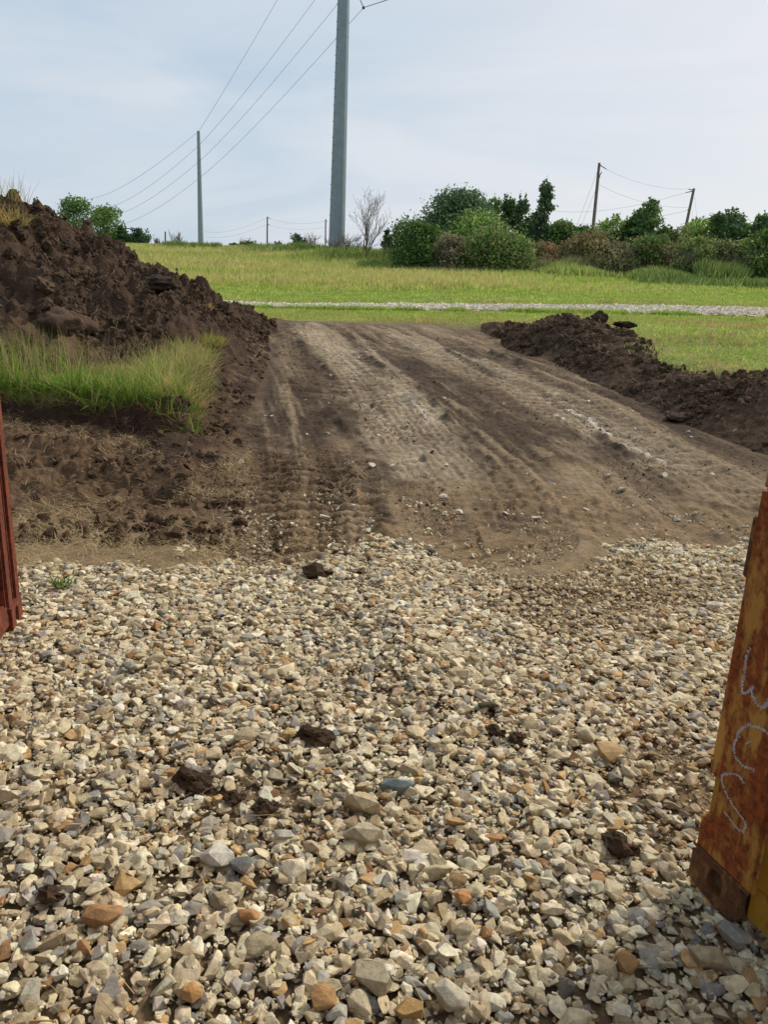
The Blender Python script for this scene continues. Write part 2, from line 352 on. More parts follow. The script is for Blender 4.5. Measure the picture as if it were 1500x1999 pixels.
vm = N(t, 'ShaderNodeVectorMath', operation='MULTIPLY_ADD'); vm.inputs[1].default_value = (.34, .34, .34)
t.links.new(tc.outputs['Object'], nd.inputs[0]); t.links.new(nd.outputs['Color'], vm.inputs[0]); t.links.new(tc.outputs['Object'], vm.inputs[2])
vo = N(t, 'ShaderNodeTexVoronoi', feature='DISTANCE_TO_EDGE'); vo.inputs['Scale'].default_value = 11; t.links.new(vm.outputs[0], vo.inputs[0])
cr2 = N(t, 'ShaderNodeMapRange'); cr2.inputs[1].default_value = 0; cr2.inputs[2].default_value = .07; t.links.new(vo.outputs['Distance'], cr2.inputs[0])
inv = N(t, 'ShaderNodeMath', operation='SUBTRACT'); inv.inputs[0].default_value = 1; t.links.new(cr2.outputs[0], inv.inputs[1])
cm = N(t, 'ShaderNodeMath', operation='MULTIPLY'); t.links.new(inv.outputs[0], cm.inputs[0]); t.links.new(sp.outputs[0], cm.inputs[1])
mxc = N(t, 'ShaderNodeMix', data_type='RGBA'); mxc.inputs[7].default_value = (.018, .013, .01, 1); t.links.new(cm.outputs[0], mxc.inputs[0]); t.links.new(v.outputs[0], mxc.inputs[6])
t.links.new(mxc.outputs[2], b.inputs['Base Color']); b.inputs['Roughness'].default_value = .95; b.inputs['Specular IOR Level'].default_value = .15
nb = noise_tex(t, 38, 7, .7); sb = N(t, 'ShaderNodeMath', operation='SUBTRACT'); t.links.new(nb.outputs[0], sb.inputs[0]); t.links.new(cm.outputs[0], sb.inputs[1]); bump(t, b, sb.outputs[0], .9, .03)
msk = np.stack([crk * lane_m * (.55 + n1 * 1.5 + n2), grass, lot], 1).clip(0, 1)
tag(mesh_obj('ground', np.stack([X, Y, Z], 1), F, gm, smooth=True, col=C.clip(0, 1), extra=[('msk', msk)]), kind='structure')

# ------------------------------------------------------------------ stones and clods: unit shapes
def bm_arr(bm):
    bmesh.ops.triangulate(bm, faces=bm.faces[:]); bm.verts.ensure_lookup_table()
    V = np.array([v.co[:] for v in bm.verts]); F = np.array([[v.index for v in f.verts] for f in bm.faces]); bm.free(); return V, F
def rock_shape(seed, npts, bev):
    r_ = np.random.default_rng(seed); bm = bmesh.new()
    p = r_.normal(size=(npts, 3)); p /= np.linalg.norm(p, axis=1)[:, None]; p *= r_.uniform(.78, 1.05, (npts, 1))
    if r_.random() < .5: p[:, 2] = np.clip(p[:, 2], -r_.uniform(.4, .8), r_.uniform(.35, .8))
    for q in p: bm.verts.new(q)
    bmesh.ops.convex_hull(bm, input=bm.verts[:])
    bmesh.ops.delete(bm, geom=[v for v in bm.verts if not v.link_faces], context='VERTS')
    bmesh.ops.dissolve_limit(bm, angle_limit=R(14), verts=bm.verts[:], edges=bm.edges[:])
    if bev: bmesh.ops.bevel(bm, geom=bm.edges[:], offset=bev, segments=2 if bev > .08 else 1, affect='EDGES', profile=.6, clamp_overlap=True)
    bm.normal_update(); V, F = bm_arr(bm); V -= (V.max(0) + V.min(0)) / 2; V /= (np.ptp(V, 0) / 2).max()
    return V, F
def clod_shape(seed, sub=2, amp=.45):
    bm = bmesh.new(); bmesh.ops.create_icosphere(bm, subdivisions=sub, radius=1); off = Vector((seed * 3.7, seed * 1.3, 0))
    for v in bm.verts:
        n = mnoise.noise(v.co * 1.3 + off) * amp + mnoise.noise(v.co * 3.1 + off) * amp * .7 + mnoise.noise(v.co * 7 + off) * amp * .5
        v.co *= 1 + n
    return bm_arr(bm)
NEAR = [rock_shape(100 + i, 14 + i % 7, .17) for i in range(14)]
MIDR = [rock_shape(200 + i, 13 + i % 5, .08) for i in range(12)]
FARR = [rock_shape(300 + i, 9 + i % 4, 0) for i in range(10)]
CRUMB = [clod_shape(40 + i, 1, .5) for i in range(8)]
CLOD = [clod_shape(i, 2, .6) for i in range(10)]; CLODF = [clod_shape(20 + i, 3, .6) for i in range(10)]
def rotmats(n, tilt=math.pi, g=rng):
    a = g.uniform(0, 2 * math.pi, n); bx = g.normal(0, tilt, n) if tilt < 2 else g.uniform(0, 6.3, n); by = g.normal(0, tilt, n) if tilt < 2 else g.uniform(0, 6.3, n)
    ca, sa, cx, sx, cy, sy = np.cos(a), np.sin(a), np.cos(bx), np.sin(bx), np.cos(by), np.sin(by); z = np.zeros(n); o = np.ones(n)
    A = np.stack([ca, -sa, z, sa, ca, z, z, z, o], 1).reshape(n, 3, 3); B = np.stack([o, z, z, z, cx, -sx, z, sx, cx], 1).reshape(n, 3, 3); Cm = np.stack([cy, z, sy, z, o, z, -sy, z, cy], 1).reshape(n, 3, 3)
    return A @ B @ Cm
def scatter(variants, pos, rot, scl, col):
    """returns V, F, col arrays with each unit shape placed; variant picked at random"""
    n = len(pos)
    if n == 0: return np.zeros((0, 3)), np.zeros((0, 3), int), np.zeros((0, 3))
    pick = rng.integers(0, len(variants), n); Vs, Fs, Cs = [], [], []; off = 0
    for k, (V, F) in enumerate(variants):
        m = pick == k; c = m.sum()
        if not c: continue
        W = np.einsum('nij,nvj->nvi', rot[m], V[None] * scl[m][:, None, :]) + pos[m][:, None, :]
        Vs.append(W.reshape(-1, 3)); Fs.append((F[None] + (np.arange(c) * len(V))[:, None, None] + off).reshape(-1, 3)); Cs.append(np.repeat(col[m], len(V), 0)); off += c * len(V)
    return np.concatenate(Vs), np.concatenate(Fs), np.concatenate(Cs)
def join(parts):
    off = 0; V, F, Cc = [], [], []
    for v, f, c in parts: V.append(v); F.append(f + off); Cc.append(c); off += len(v)
    return np.concatenate(V), np.concatenate(F), np.concatenate(Cc)
PAL = [(lin(218, 203, 168), .30), (lin(202, 185, 150), .24), (lin(228, 218, 188), .15), (lin(184, 164, 130), .11), (lin(166, 160, 146), .09), (lin(148, 146, 138), .06), (lin(190, 156, 108), .05), (lin(170, 130, 90), .025), (lin(112, 106, 96), .015), (lin(224, 216, 196), .04)]
PC = np.array([p[0] for p in PAL]); PW = np.array([p[1] for p in PAL]); PW /= PW.sum()
def stone_cols(n, g=rng): return 1.06 * (PC * .98 + PC.mean(1, keepdims=True) * .03)[g.choice(len(PC), n, p=PW)] * g.uniform(.74, 1.16, (n, 1)) * g.uniform(.97, 1.03, (n, 3))
def stone_cols_(n, g=rng): return (PC[g.choice(len(PC), n, p=PW)] * g.uniform(.78, 1.16, (n, 1)) * g.uniform(.96, 1.04, (n, 3)))

stone_m, t, b = mat('crushed_stone')
a = N(t, 'ShaderNodeAttribute', attribute_name='col')
n = noise_tex(t, 45, 7, .7); r = N(t, 'ShaderNodeMapRange'); r.inputs[1].default_value = .3; r.inputs[2].default_value = .7; r.inputs[3].default_value = .66; r.inputs[4].default_value = 1.28; t.links.new(n.outputs[0], r.inputs[0])
v = N(t, 'ShaderNodeVectorMath', operation='SCALE'); t.links.new(a.outputs['Color'], v.inputs[0]); t.links.new(r.outputs[0], v.inputs[3])
ns = noise_tex(t, 16, 5, .6); rs = N(t, 'ShaderNodeMapRange'); rs.inputs[1].default_value = .55; rs.inputs[2].default_value = .75; rs.inputs[4].default_value = .55; t.links.new(ns.outputs[0], rs.inputs[0])
mxs = N(t, 'ShaderNodeMix', data_type='RGBA'); mxs.inputs[7].default_value = (*lin(150, 112, 70), 1); t.links.new(rs.outputs[0], mxs.inputs[0]); t.links.new(v.outputs[0], mxs.inputs[6]); t.links.new(mxs.outputs[2], b.inputs['Base Color'])
b.inputs['Roughness'].default_value = .95; b.inputs['Specular IOR Level'].default_value = .15
n2_ = noise_tex(t, 130, 6, .7); bump(t, b, n2_.outputs[0], .55, .008)
SOIL = attr_mat('dark_soil', .95, 9, .65, 1.4, 45, .9, .03, .12)

# ------------------------------------------------------------------ gravel lot
EDGE = [at_z(*q, 0)[:2] for q in ((-900, 1150), (-200, 1128), (60, 1108), (200, 1102), (330, 1108), (420, 1085), (560, 1105), (650, 1085), (740, 1058), (850, 1085), (960, 1110), (1100, 1085), (1250, 1060), (1400, 1070), (1500, 1055), (2100, 1060))]
LOTP = EDGE + [np.array([5.5, 0.6]), np.array([-4.5, 0.6])]
H0, cell = 0.0, 0.008
gx0, gy0 = -4.6, .5; hm = np.zeros((int(10 / cell), int(5.2 / cell)))
def frame_w(Yv): return .75 + .56 * Yv
def cand(n, y0=.85, y1=5.2):
    yy = np.sqrt(rng.uniform(y0 ** 2, y1 ** 2, n)); xx = rng.uniform(-1, 1, n) * frame_w(yy); return xx, yy
SANDY = [at_z(*q, 0)[:2] for q in ((830, 1130), (1000, 1075), (1500, 1120), (1400, 1180), (1250, 1230), (1000, 1230))]
DIRTY = [at_z(*q, 0)[:2] for q in ((1150, 1500), (1330, 1420), (1420, 1560), (1300, 1680), (1190, 1600))]
DIRTY2 = [at_z(*q, 0)[:2] for q in ((330, 1480), (560, 1480), (640, 1400), (600, 1600), (480, 1620))]
def ridge(x, y): return .07 * np.exp(-(pldist(x, y, [at_z(*q, 0)[:2] for q in ((740, 1080), (760, 1180), (800, 1290), (840, 1340))])[0] / .22) ** 2)
def lot_w(x, y):
    d = polysd(x, y, LOTP); w = sstep(-.12, .1, d + fbm(x * 3, y * 3, 201, 3) * .35)
    s = sstep(-.3, .3, polysd(x, y, SANDY) + fbm(x * 2, y * 2, 202, 3) * .5); q = np.maximum(sstep(-.08, .1, polysd(x, y, DIRTY) + fbm(x * 6, y * 6, 203, 3) * .2), .8 * sstep(-.1, .06, polysd(x, y, DIRTY2) + fbm(x * 7, y * 7, 204, 3) * .3 - .05))
    return w, s, q
stones = []
for cls, n, lo, hi in (('s', 24000, .005, .011), ('m', 24000, .012, .022), ('s', 40000, .005, .012), ('L', 10500, .019, .030), ('XL', 520, .029, .042), ('m', 13000, .010, .018), ('s', 26000, .0035, .009)):
    x, y = cand(n); w, s, q = lot_w(x, y); u = rng.random(n)
    keep = u < w * np.where(cls == 's', 1 - .45 * s - .5 * q, 1 - .75 * s - .72 * q)
    x, y, s = x[keep], y[keep], s[keep]; n = len(x)
    rad = lo + (hi - lo) * rng.random(n) ** 1.4
    sx = rad * rng.uniform(.95, 1.35, n); sy = rad * rng.uniform(.7, 1.0, n); sz = rad * rng.uniform(.42, .75, n)
    stones.append((x, y, sx, sy, sz, rotmats(n, .28), np.full(n, cls == 's')))
X_, Y_, SX, SY, SZ, RM, SM = [np.concatenate([s[i] for s in stones]) for i in range(7)]
ZB = np.empty(len(X_)); rdg = ridge(X_, Y_)
for i in range(len(X_)):
    rr = .5 * (SX[i] + SY[i]); k = max(1, int(rr * .8 / cell)); a0 = int((X_[i] - gx0) / cell); b0 = int((Y_[i] - gy0) / cell)
    if a0 - k < 0 or b0 - k < 0 or a0 + k + 1 > hm.shape[0] or b0 + k + 1 > hm.shape[1]: ZB[i] = -9; continue
    wv = hm[a0 - k:a0 + k + 1, b0 - k:b0 + k + 1]; base = wv.mean() * .72 + wv.min() * .1
    z = min(base, .05) + SZ[i] * .35; ZB[i] = z
    np.maximum(wv, z + SZ[i] * .55, out=wv)
ok = ZB > -5; X_, Y_, SX, SY, SZ, RM, SM, ZB, rdg = [q[ok] for q in (X_, Y_, SX, SY, SZ, RM, SM, ZB, rdg)]
pos = np.stack([X_, Y_, ZB + rdg - .012 + fbm(X_ * 1.3, Y_ * 1.3, 205, 3) * .016 + ground(X_, Y_)], 1); scl = np.stack([SX, SY, SZ], 1); cc = stone_cols(len(X_))
w_, s_, q_ = lot_w(X_, Y_)
cc = mixc(cc, lin(178, 152, 112), .4 * s_); cc = mixc(cc, lin(92, 76, 60), .45 * q_ * rng.random(len(cc))); cc = mixc(cc, lin(120, 100, 76), (rng.random(len(cc)) < .3) * .4 * (rng.random(len(cc))))
near = (Y_ < 2.6) & ~SM; mid = ~near & ~(SM & (Y_ > 1.9)); far = ~near & ~mid
parts = [scatter(vv, pos[m], RM[m], scl[m], cc[m]) for vv, m in ((NEAR, near), (MIDR, mid & ~SM), (FARR, (mid & SM) | far))]
V, F, Cc = join(parts)
tag(mesh_obj('gravel', V, F, stone_m, col=Cc.clip(0, 1)), 'crushed limestone gravel covering the yard between the two containers', 'gravel', kind='stuff')
print('gravel', hm[hm > 0].mean(), 'tris', len(F))

# ------------------------------------------------------------------ single stones and clods lying on the gravel
def single(name, label, cat, u, v, wpx, ratio, col, shapes, m, seed, sink=.25, group=None, zl=.026, tall=.6):
    p = ground_hit(u, v, zl); d = np.linalg.norm(p - [0, 0, CAMH]); r_ = wpx / FPX * d / 2
    g = np.random.default_rng(seed); V, F = shapes[seed % len(shapes)]
    a = rotmats(1, .15, g)[0]; ang = math.atan2(a[1, 0], a[0, 0]) if ratio > .9 else g.uniform(-.5, .5)
    Rz = np.array([[math.cos(ang), -math.sin(ang), 0], [math.sin(ang), math.cos(ang), 0], [0, 0, 1]])
    W = (V * [r_, r_ * ratio, r_ * tall]) @ Rz.T
    o = mesh_obj(name, W, F, m, col=np.tile(col, (len(V), 1)), smooth=False); o.location = (p[0], p[1], p[2] + zl + r_ * tall * (.25 - sink)); tag(o, label, cat, group)
    return o
HI = [rock_shape(500 + i, 18 + i % 5, .15) for i in range(8)]
for a in [('stone', 'large tan oblong stone in dirty gravel left of the yellow container', 1194, 1472, 68, .62, lin(176, 148, 104)),
          ('stone', 'pale angular stone just left of the large tan oblong stone', 1142, 1440, 44, .8, lin(205, 198, 170)),
          ('stone', 'white flat jagged stone alone on sandy dirt near the container post', 1397, 1182, 34, .6, lin(222, 218, 204)),
          ('stone', 'long pale slab with a crack, lying flat in the centre foreground', 722, 1915, 72, .7, lin(190, 182, 158)),
          ('stone', 'orange brick-like stone standing behind a beige angular stone', 486, 1800, 46, .7, lin(188, 118, 62)),
          ('stone', 'rusty brown triangular stone at the bottom edge left of centre', 634, 1952, 52, .8, lin(172, 122, 66)),
          ('stone', 'big whitish domed stone left of two slate grey stones', 425, 1680, 62, .8, lin(206, 200, 184)),
          ('stone', 'long beige slab stone with ragged top near the middle of the gravel', 706, 1575, 78, .45, lin(196, 184, 150)),
          ('stone', 'mottled pale elongated stone lying diagonally with dark moss', 710, 1635, 76, .5, lin(182, 174, 150)),
          ('stone', 'flat blue grey slate stone near the middle of the gravel', 775, 1540, 66, .5, lin(124, 136, 134)),
          ('stone', 'brown pitted stone at the lower left near the bottom edge', 200, 1795, 66, .7, lin(160, 108, 62)),
          ('stone', 'orange rounded stone on the bottom edge left of centre', 376, 1940, 38, .9, lin(190, 128, 58)),
          ('stone', 'tan block stone in front of the container casting', 1385, 1885, 70, .7, lin(178, 166, 136)),
          ('stone', 'orange brown stone below the container, beside the tan block', 1226, 1880, 46, .8, lin(178, 122, 66)),
          ('stone', 'bright orange stone in the lower right gravel above the grey slate', 903, 1762, 36, .8, lin(196, 126, 62)),
          ('stone', 'dark grey squared stone beside the whitish domed stone', 470, 1690, 46, .8, lin(118, 120, 118)),
          ('stone', 'golden brown stone at the bottom edge right of centre', 798, 1985, 50, .8, lin(170, 128, 66)),
          ('stone', 'pale domed stone on the bottom edge in the middle of the picture', 880, 1955, 64, .8, lin(190, 182, 160)),
          ('stone', 'round whitish boulder at the foot of the container casting', 1432, 1835, 50, .9, lin(150, 148, 140))]:
    single(a[0], a[1], 'stone', a[2], a[3], a[4], a[5], (a[6] * .62 + lin(190, 168, 130) * .36) if a[6][0] > 1.5 * a[6][2] else a[6], HI, stone_m, int(a[2]) + int(a[3]), group='bigger stones standing out in the gravel')
single('green_walnut', 'small round green husked nut on top of the gravel ridge', 'nut', 706, 1106, 16, 1, lin(142, 150, 72), [clod_shape(3, 3, .06)], stone_m, 3, zl=.05, tall=.95)
for lab, u, v, w in (('dark crumbly soil clod left of the long beige slab stone', 612, 1440, 62), ('dark soil clod in the left foreground gravel beside orange stones', 372, 1522, 62), ('dark soil clod at the right of the brown stones in the middle left', 455, 1560, 40), ('dark soil clod lying just above the grey slate stones', 515, 1580, 48),
                     ('tall dark soil clod in gravel right of centre', 965, 1428, 36), ('flat dark soil lump right of the tall dark clod', 1010, 1442, 34), ('dark soil lump on the gravel at the left ridge top', 615, 1118, 60), ('dark soil lump in dirty gravel beside the yellow container', 1205, 1655, 60), ('small dark clod low on the left edge of the gravel', 95, 1750, 42)):
    single('soil_clod', lab, 'clod', u, v, w,   .65, lin(80, 64, 50), CLODF, SOIL, int(u), group='dark soil clods dropped on the gravel', tall=.5)

# pale pebbles on the bare lane
peb = [(655, 735), (400, 0)]
pp = [(645, 735), (688, 748), (570, 782), (598, 783), (642, 790), (530, 815), (518, 816), (720, 855), (738, 853), (795, 833), (680, 910), (727, 914), (688, 992), (718, 1040), (725, 1022), (636, 1015), (865, 975), (868, 1005), (896, 1003), (1080, 950), (1104, 978), (1214, 960), (1270, 982), (1236, 805), (1210, 803), (1149, 787), (1189, 932), (1345, 845), (1350, 855), (1448, 835), (952, 705), (1017, 718), (925, 745), (867, 780), (812, 765), (566, 771), (640, 704), (700, 700), (760, 670), (820, 655), (726, 633), (905, 780), (984, 790), (1240, 840), (1322, 1020), (1047, 1016), (765, 915), (1030, 930), (1390, 930), (1296, 932), (1145, 1000), (988, 1007), (470, 905), (598, 850), (640, 850), (872, 913)]
pm = [mesh_obj('pebble', V * [1, .8, .6], F, stone_m, col=np.tile(lin(212, 204, 184), (len(V), 1))) for V, F in FARR[:5]]
pt = [pldist(np.array([0.]), np.array([0.]), [(0, 0), (1, 1)])] and None
for i, (u, v) in enumerate(pp):
    o = pm[i] if i < 5 else pm[i % 5].copy()
    if i >= 5: COL.objects.link(o)
    q = ground_hit(u, v); s_ = (.022 + .016 * random.random()) * (1.25 if v > 900 else 1); o.scale = (s_, s_, s_); o.location = (q[0], q[1], q[2] + s_ * .25 + .008); o.rotation_euler = (0, 0, random.uniform(0, 6))
    tag(o, 'small pale pebble lying on the bare brown dirt lane', 'pebble', 'pale pebbles scattered on the dirt lane')

# ------------------------------------------------------------------ soil heaps
def heap(name, pts, x0, x1, y0, y1, dx, dy, amp, n_clod, label, seed, clod_rng=(.03, .11), edge=.12):
    T = pts if callable(pts) else TPS(pts, .02); xs = np.arange(x0, x1, dx); ysg = np.arange(y0, y1, dy); A, B = np.meshgrid(xs, ysg)
    def hz(A, B):
        z = T(A, B); g = ground(A, B, False); d = np.clip((z - g) / .5, 0, 1)
        rg = fbm(A * 1.1, B * 1.1, seed, 3) * .9 * amp + (np.abs(fbm(A * 2.6, B * 2.6, seed + 3, 3)) - .2) * 1.1 * amp + (.25 - np.abs(fbm(A * 6.5, B * 6.5, seed + 7, 4, .6))) * .75 * amp
        return z + rg * (.25 + .75 * d) + (fbm(A * 13, B * 13, seed + 9, 3, .7)) * .30 * amp * (.4 + .6 * d), g
    z, g = hz(A, B); z = np.maximum(z, g - .25)
    nr, nc = A.shape; idx = np.arange(nr * nc).reshape(nr, nc); F4 = np.stack([idx[:-1, :-1], idx[:-1, 1:], idx[1:, 1:], idx[1:, :-1]], -1).reshape(-1, 4)
    keep = (z > g - .2).ravel()[F4].any(1); F4 = F4[keep]
    V = np.stack([A.ravel(), B.ravel(), z.ravel()], 1)
    used = np.unique(F4); rm = np.full(len(V), -1); rm[used] = np.arange(len(used)); V = V[used]; F4 = rm[F4]
    n1 = fbm(V[:, 0] * .7, V[:, 1] * .7, seed + 11, 4); n2 = fbm(V[:, 0] * 4, V[:, 1] * 4, seed + 15, 3)
    c = np.tile(lin(82, 65, 52), (len(V), 1)); c = mixc(c, lin(58, 46, 38), .4 + n1 * 2); c = mixc(c, lin(118, 94, 72), sstep(.05, .55, n1 + n2 * .6) * .55)
    F3 = np.concatenate([F4[:, [0, 1, 2]], F4[:, [0, 2, 3]]])
    px = rng.uniform(x0, x1, n_clod); py = rng.uniform(y0, y1, n_clod); pz, pg = hz(px, py); k = (pz > pg + .0) & (fbm(px * 1.5, py * 1.5, seed + 21, 3) > -.25 + .25 * rng.random(n_clod)); px, py, pz = px[k], py[k], pz[k]; n = len(px)
    r_ = clod_rng[0] + (clod_rng[1] - clod_rng[0]) * rng.random(n) ** 6
    cl = np.tile(lin(84, 68, 54), (n, 1)) * rng.uniform(.7, 1.35, (n, 1)); sc3 = r_[:, None] * rng.uniform(.7, 1.3, (n, 3)) * [1, 1, .8]
    big = r_ > .045; P3 = np.stack([px, py, pz + r_ * .02], 1); RR = rotmats(n)
    V, F, Cc = join([(V, F3, c), scatter(CLOD, P3[~big], RR[~big], sc3[~big], cl[~big]), scatter(CLODF, P3[big], RR[big], sc3[big], cl[big])])
    o = mesh_obj(name, V, F, SOIL, smooth=False, col=Cc.clip(0, 1)); tag(o, label, 'dirt heap'); return T, hz
ridge_l = [(-300, 415, 12), (0, 410, 12), (60, 412, 12), (100, 426, 12.3), (200, 464, 12.8), (290, 516, 13.4), (350, 556, 14), (420, 590, 14.8), (480, 608, 15.6), (525, 636, 16.4)]
mp_ = [P(*q) for q in ridge_l] + [P(*q) for q in ((-300, 520, 10.3), (0, 510, 10.3), (100, 530, 10.6), (200, 565, 11), (300, 595, 11.6), (400, 622, 12.5), (-300, 650, 8.5), (0, 645, 8.7), (100, 662, 8.8), (200, 668, 9.0), (300, 660, 9.6), (400, 650, 10.6), (450, 648, 11.6), (500, 652, 13.5), (560, 655, 16))]
for u, v, y in ridge_l:
    p = at_y(u, v, y); q = np.array([p[0] - .3, p[1] + .8, p[2] - .15]); mp_.append(list(q)); mp_.append([p[0] - 1, p[1] + 3.2, max(.2, p[2] - 1.6)]); mp_.append([p[0] - 2, p[1] + 6, .2])
mp_ += [[-2.2, 10, .1], [-1.9, 12, .15], [-1.9, 14, .3], [-1.9, 17.5, .5], [-3, 7.6, .2], [-8, 6.5, 0]]
MT, MH = heap('soil_mound', mp_, -13, -1.6, 7.3, 20, .042, .055, .34, 34000, 'tall heap of dark crumbly soil behind the grass on the left', 301, (.012, .095))
# dark sloping cut along the left side of the lane
def bank_h(A, B):
    q = XL(B) - A; pr = .11 * np.exp(-((q - .55) / .32) ** 2) + .05 * np.exp(-((q - .15) / .12) ** 2) - .08 - .5 * sstep(.9, 1.8, q) - .5 * (1 - sstep(-.3, .1, q)) - .4 * (1 - sstep(5.0, 5.4, B)) - .4 * sstep(16, 17, B)
    return ground(A, B, False) + pr + .03
heap('soil_bank', bank_h, -4.4, -.7, 5.0, 17.0, .028, .034, .15, 14000, 'sloping dark soil bank cut between the grass shelf and the lane', 341, (.006, .045))
# spoil bank on the right
foot = [(1560, 925), (1500, 893), (1400, 852), (1290, 802), (1150, 742), (1050, 697), (980, 664), (935, 643)]
topp = [(1600, 738, 8.4), (1500, 735, 9.0), (1440, 738, 9.6), (1380, 728, 10.3), (1300, 697, 11.6), (1230, 662, 13.2), (1180, 640, 14.2), (1125, 620, 14.8), (1060, 632, 16), (990, 636, 17.4), (945, 634, 18.4)]
rp = []
for u, v in foot:
    p = lane_pt(u, v); rp += [[p[0], p[1], p[2]], [p[0] - .5, p[1] - .1, p[2] - .3], [p[0] + .3, p[1] + .05, p[2] + .16]]
for u, v, y in topp:
    p = at_y(u, v, y); g_ = float(field(np.array([p[0]]), np.array([p[1]]))[0]); rp += [[p[0], p[1], p[2] + .02], [p[0] + .35, p[1] + .15, min(p[2], g_ + .06)], [p[0] + .9, p[1] + .4, g_ - .25], [p[0] + 2, p[1] + .8, g_ - .8]]
RT, RH = heap('spoil_bank', rp, 1.6, 8, 6.4, 20, .028, .036, .17, 22000, 'long low bank of dark soil along the right side of the lane', 381, (.008, .075))
def mound_at(u, v, y0, y1, hz):
    y = np.arange(y0, y1, .02); r = ray(u, v); pts = r[None] * (y / r[1])[:, None] + [0, 0, CAMH]; z = hz(pts[:, 0], pts[:, 1])[0]; k = np.argmax(pts[:, 2] < z); return pts[k] if (pts[:, 2] < z).any() else pts[-1]
def clod_thing(label, p, r3, seed, col=lin(58, 45, 37)):
    V, F = clod_shape(seed, 4, .35); o = mesh_obj('soil_clod', V * r3, F, SOIL, col=np.tile(col, (len(V), 1)), smooth=True); o.location = p; o.rotation_euler = (0, 0, seed); tag(o, label, 'clod', 'large soil clods')
p = at_y(1172, 621, 15.3); clod_thing('dark rounded clod sitting on the grass beyond the right bank', (p[0], p[1], p[2]), (.17, .16, .13), 61, lin(70, 58, 47))
p = at_y(1222, 634, 14.2); clod_thing('flat dark clod on the grass edge right of the rounded clod', (p[0], p[1], p[2]), (.22, .14, .06), 62)
p = mound_at(1335, 815, 6, 13, RH); clod_thing('split slab of soil lying at the foot of the right bank', (p[0], p[1], p[2]), (.2, .13, .05), 63, lin(84, 68, 56))
p = lane_pt(1105, 902); clod_thing('dark flat lump raised in the middle of the dirt lane', (p[0], p[1], p[2]), (.28, .06, .035), 64)
p = mound_at(310, 555, 9, 14, MH); clod_thing('big smooth clod halfway up the soil mound', (p[0], p[1], p[2]), (.3, .24, .14), 65, lin(72, 58, 50))
p = mound_at(120, 640, 8, 12, MH); clod_thing('pale rounded clod at the foot of the soil mound behind the grass', (p[0], p[1], p[2]), (.34, .25, .22), 66, lin(96, 78, 64))

# loose clods and clay crumbs on the bare ground
def crumbs(name, poly, n, r0, r1, label, col, variants=CLOD, m=SOIL, lift=.1):
    q = np.array([onl[:2] for onl in poly]); x = rng.uniform(q[:, 0].min(), q[:, 0].max(), n); y = rng.uniform(q[:, 1].min(), q[:, 1].max(), n)
    k = inpoly(x, y, q) & (fbm(x * 2, y * 2, 401, 3) > -.3 + .5 * rng.random(n)); x, y = x[k], y[k]; n = len(x); r_ = r0 + (r1 - r0) * rng.random(n) ** 4
    return scatter(variants, np.stack([x, y, ground(x, y) + r_ * lift], 1), rotmats(n), r_[:, None] * rng.uniform(.7, 1.3, (n, 3)) * [1, 1, .75], col(n))
dk = lambda n: np.tile(lin(86, 68, 52), (n, 1)) * rng.uniform(.7, 1.4, (n, 1))
ldk = lambda n: np.tile(lin(126, 105, 84), (n, 1)) * rng.uniform(.7, 1.3, (n, 1))
mdk = lambda n: np.tile(lin(88, 72, 58), (n, 1)) * rng.uniform(.7, 1.35, (n, 1))
RP = [at_z(*q, .1) for q in ((-700, 1060), (-100, 1035), (150, 1030), (330, 1030), (470, 1060), (480, 860), (400, 830), (0, 830), (-700, 810))]
LP_ = LEFT + RIGHT[::-1]
parts = [crumbs('', RP, 9000, .008, .055, '', dk), crumbs('', LP_, 60000, .003, .010, '', ldk, CRUMB), crumbs('', LP_, 700, .008, .022, '', mdk)]
V, F, Cc = join(parts)
tag(mesh_obj('soil_crumbs', V, F, SOIL, col=Cc.clip(0, 1)), 'loose crumbs of dark soil strewn over the bare ground', 'soil', kind='stuff')
# small stones spilled over the lane edge
n = 15000; x = rng.uniform(-1.4, 3.8, n); y = 4.0 + 1.7 * rng.random(n) ** 2.2; k = (x > XL(y) - .2) & (rng.random(n) < .62 + fbm(x * 2.5, y * 4, 811, 3) * 1.3); x, y = x[k], y[k]; n = len(x); r_ = .004 + .015 * rng.random(n) ** 3
V, F, Cc = scatter(FARR, np.stack([x, y, ground(x, y) + r_ * .2], 1), rotmats(n, .4), r_[:, None] * rng.uniform(.7, 1.2, (n, 3)), mixc(stone_cols(n), lin(165, 142, 108), rng.random(n) * .6))
tag(mesh_obj('stone_chips', V, F, stone_m, col=Cc.clip(0, 1)), 'small stone chips pressed into the dirt beyond the gravel', 'stone chips', kind='stuff')

# ------------------------------------------------------------------ far gravel path
pn = [(440, 601), (500, 602), (740, 606), (1000, 609), (1250, 615), (1500, 621), (1800, 629)]; pf = [(430, 592), (480, 592.5), (740, 596), (1000, 598), (1250, 600), (1500, 606), (1800, 613)]
yn = [27.2, 27, 26.5, 26, 24.5, 23, 21]; yf = [30, 30, 29, 28.5, 27.5, 26.5, 24.5]
A_ = np.array([at_y(u, v, y)[:2] for (u, v), y in zip(pn, yn)]); B_ = np.array([at_y(u, v, y)[:2] for (u, v), y in zip(pf, yf)])
A_[0, 0] -= 10; B_[0, 0] -= 10
tt = np.linspace(0, len(A_) - 1, 500); ip = lambda Q: np.stack([np.interp(tt, range(len(Q)), Q[:, i]) for i in (0, 1)], 1)
Ai, Bi = ip(A_), ip(B_); ww = np.linspace(0, 1, 24)
wv_ = fbm(Ai[:, 0] * 1.2, Ai[:, 1], 451, 3)[:, None] * .9; G2 = Ai[:, None, :] * (1 - ww)[None, :, None] + Bi[:, None, :] * ww[None, :, None]; G2[:, :, 1] += wv_ * (1 - ww)[None]
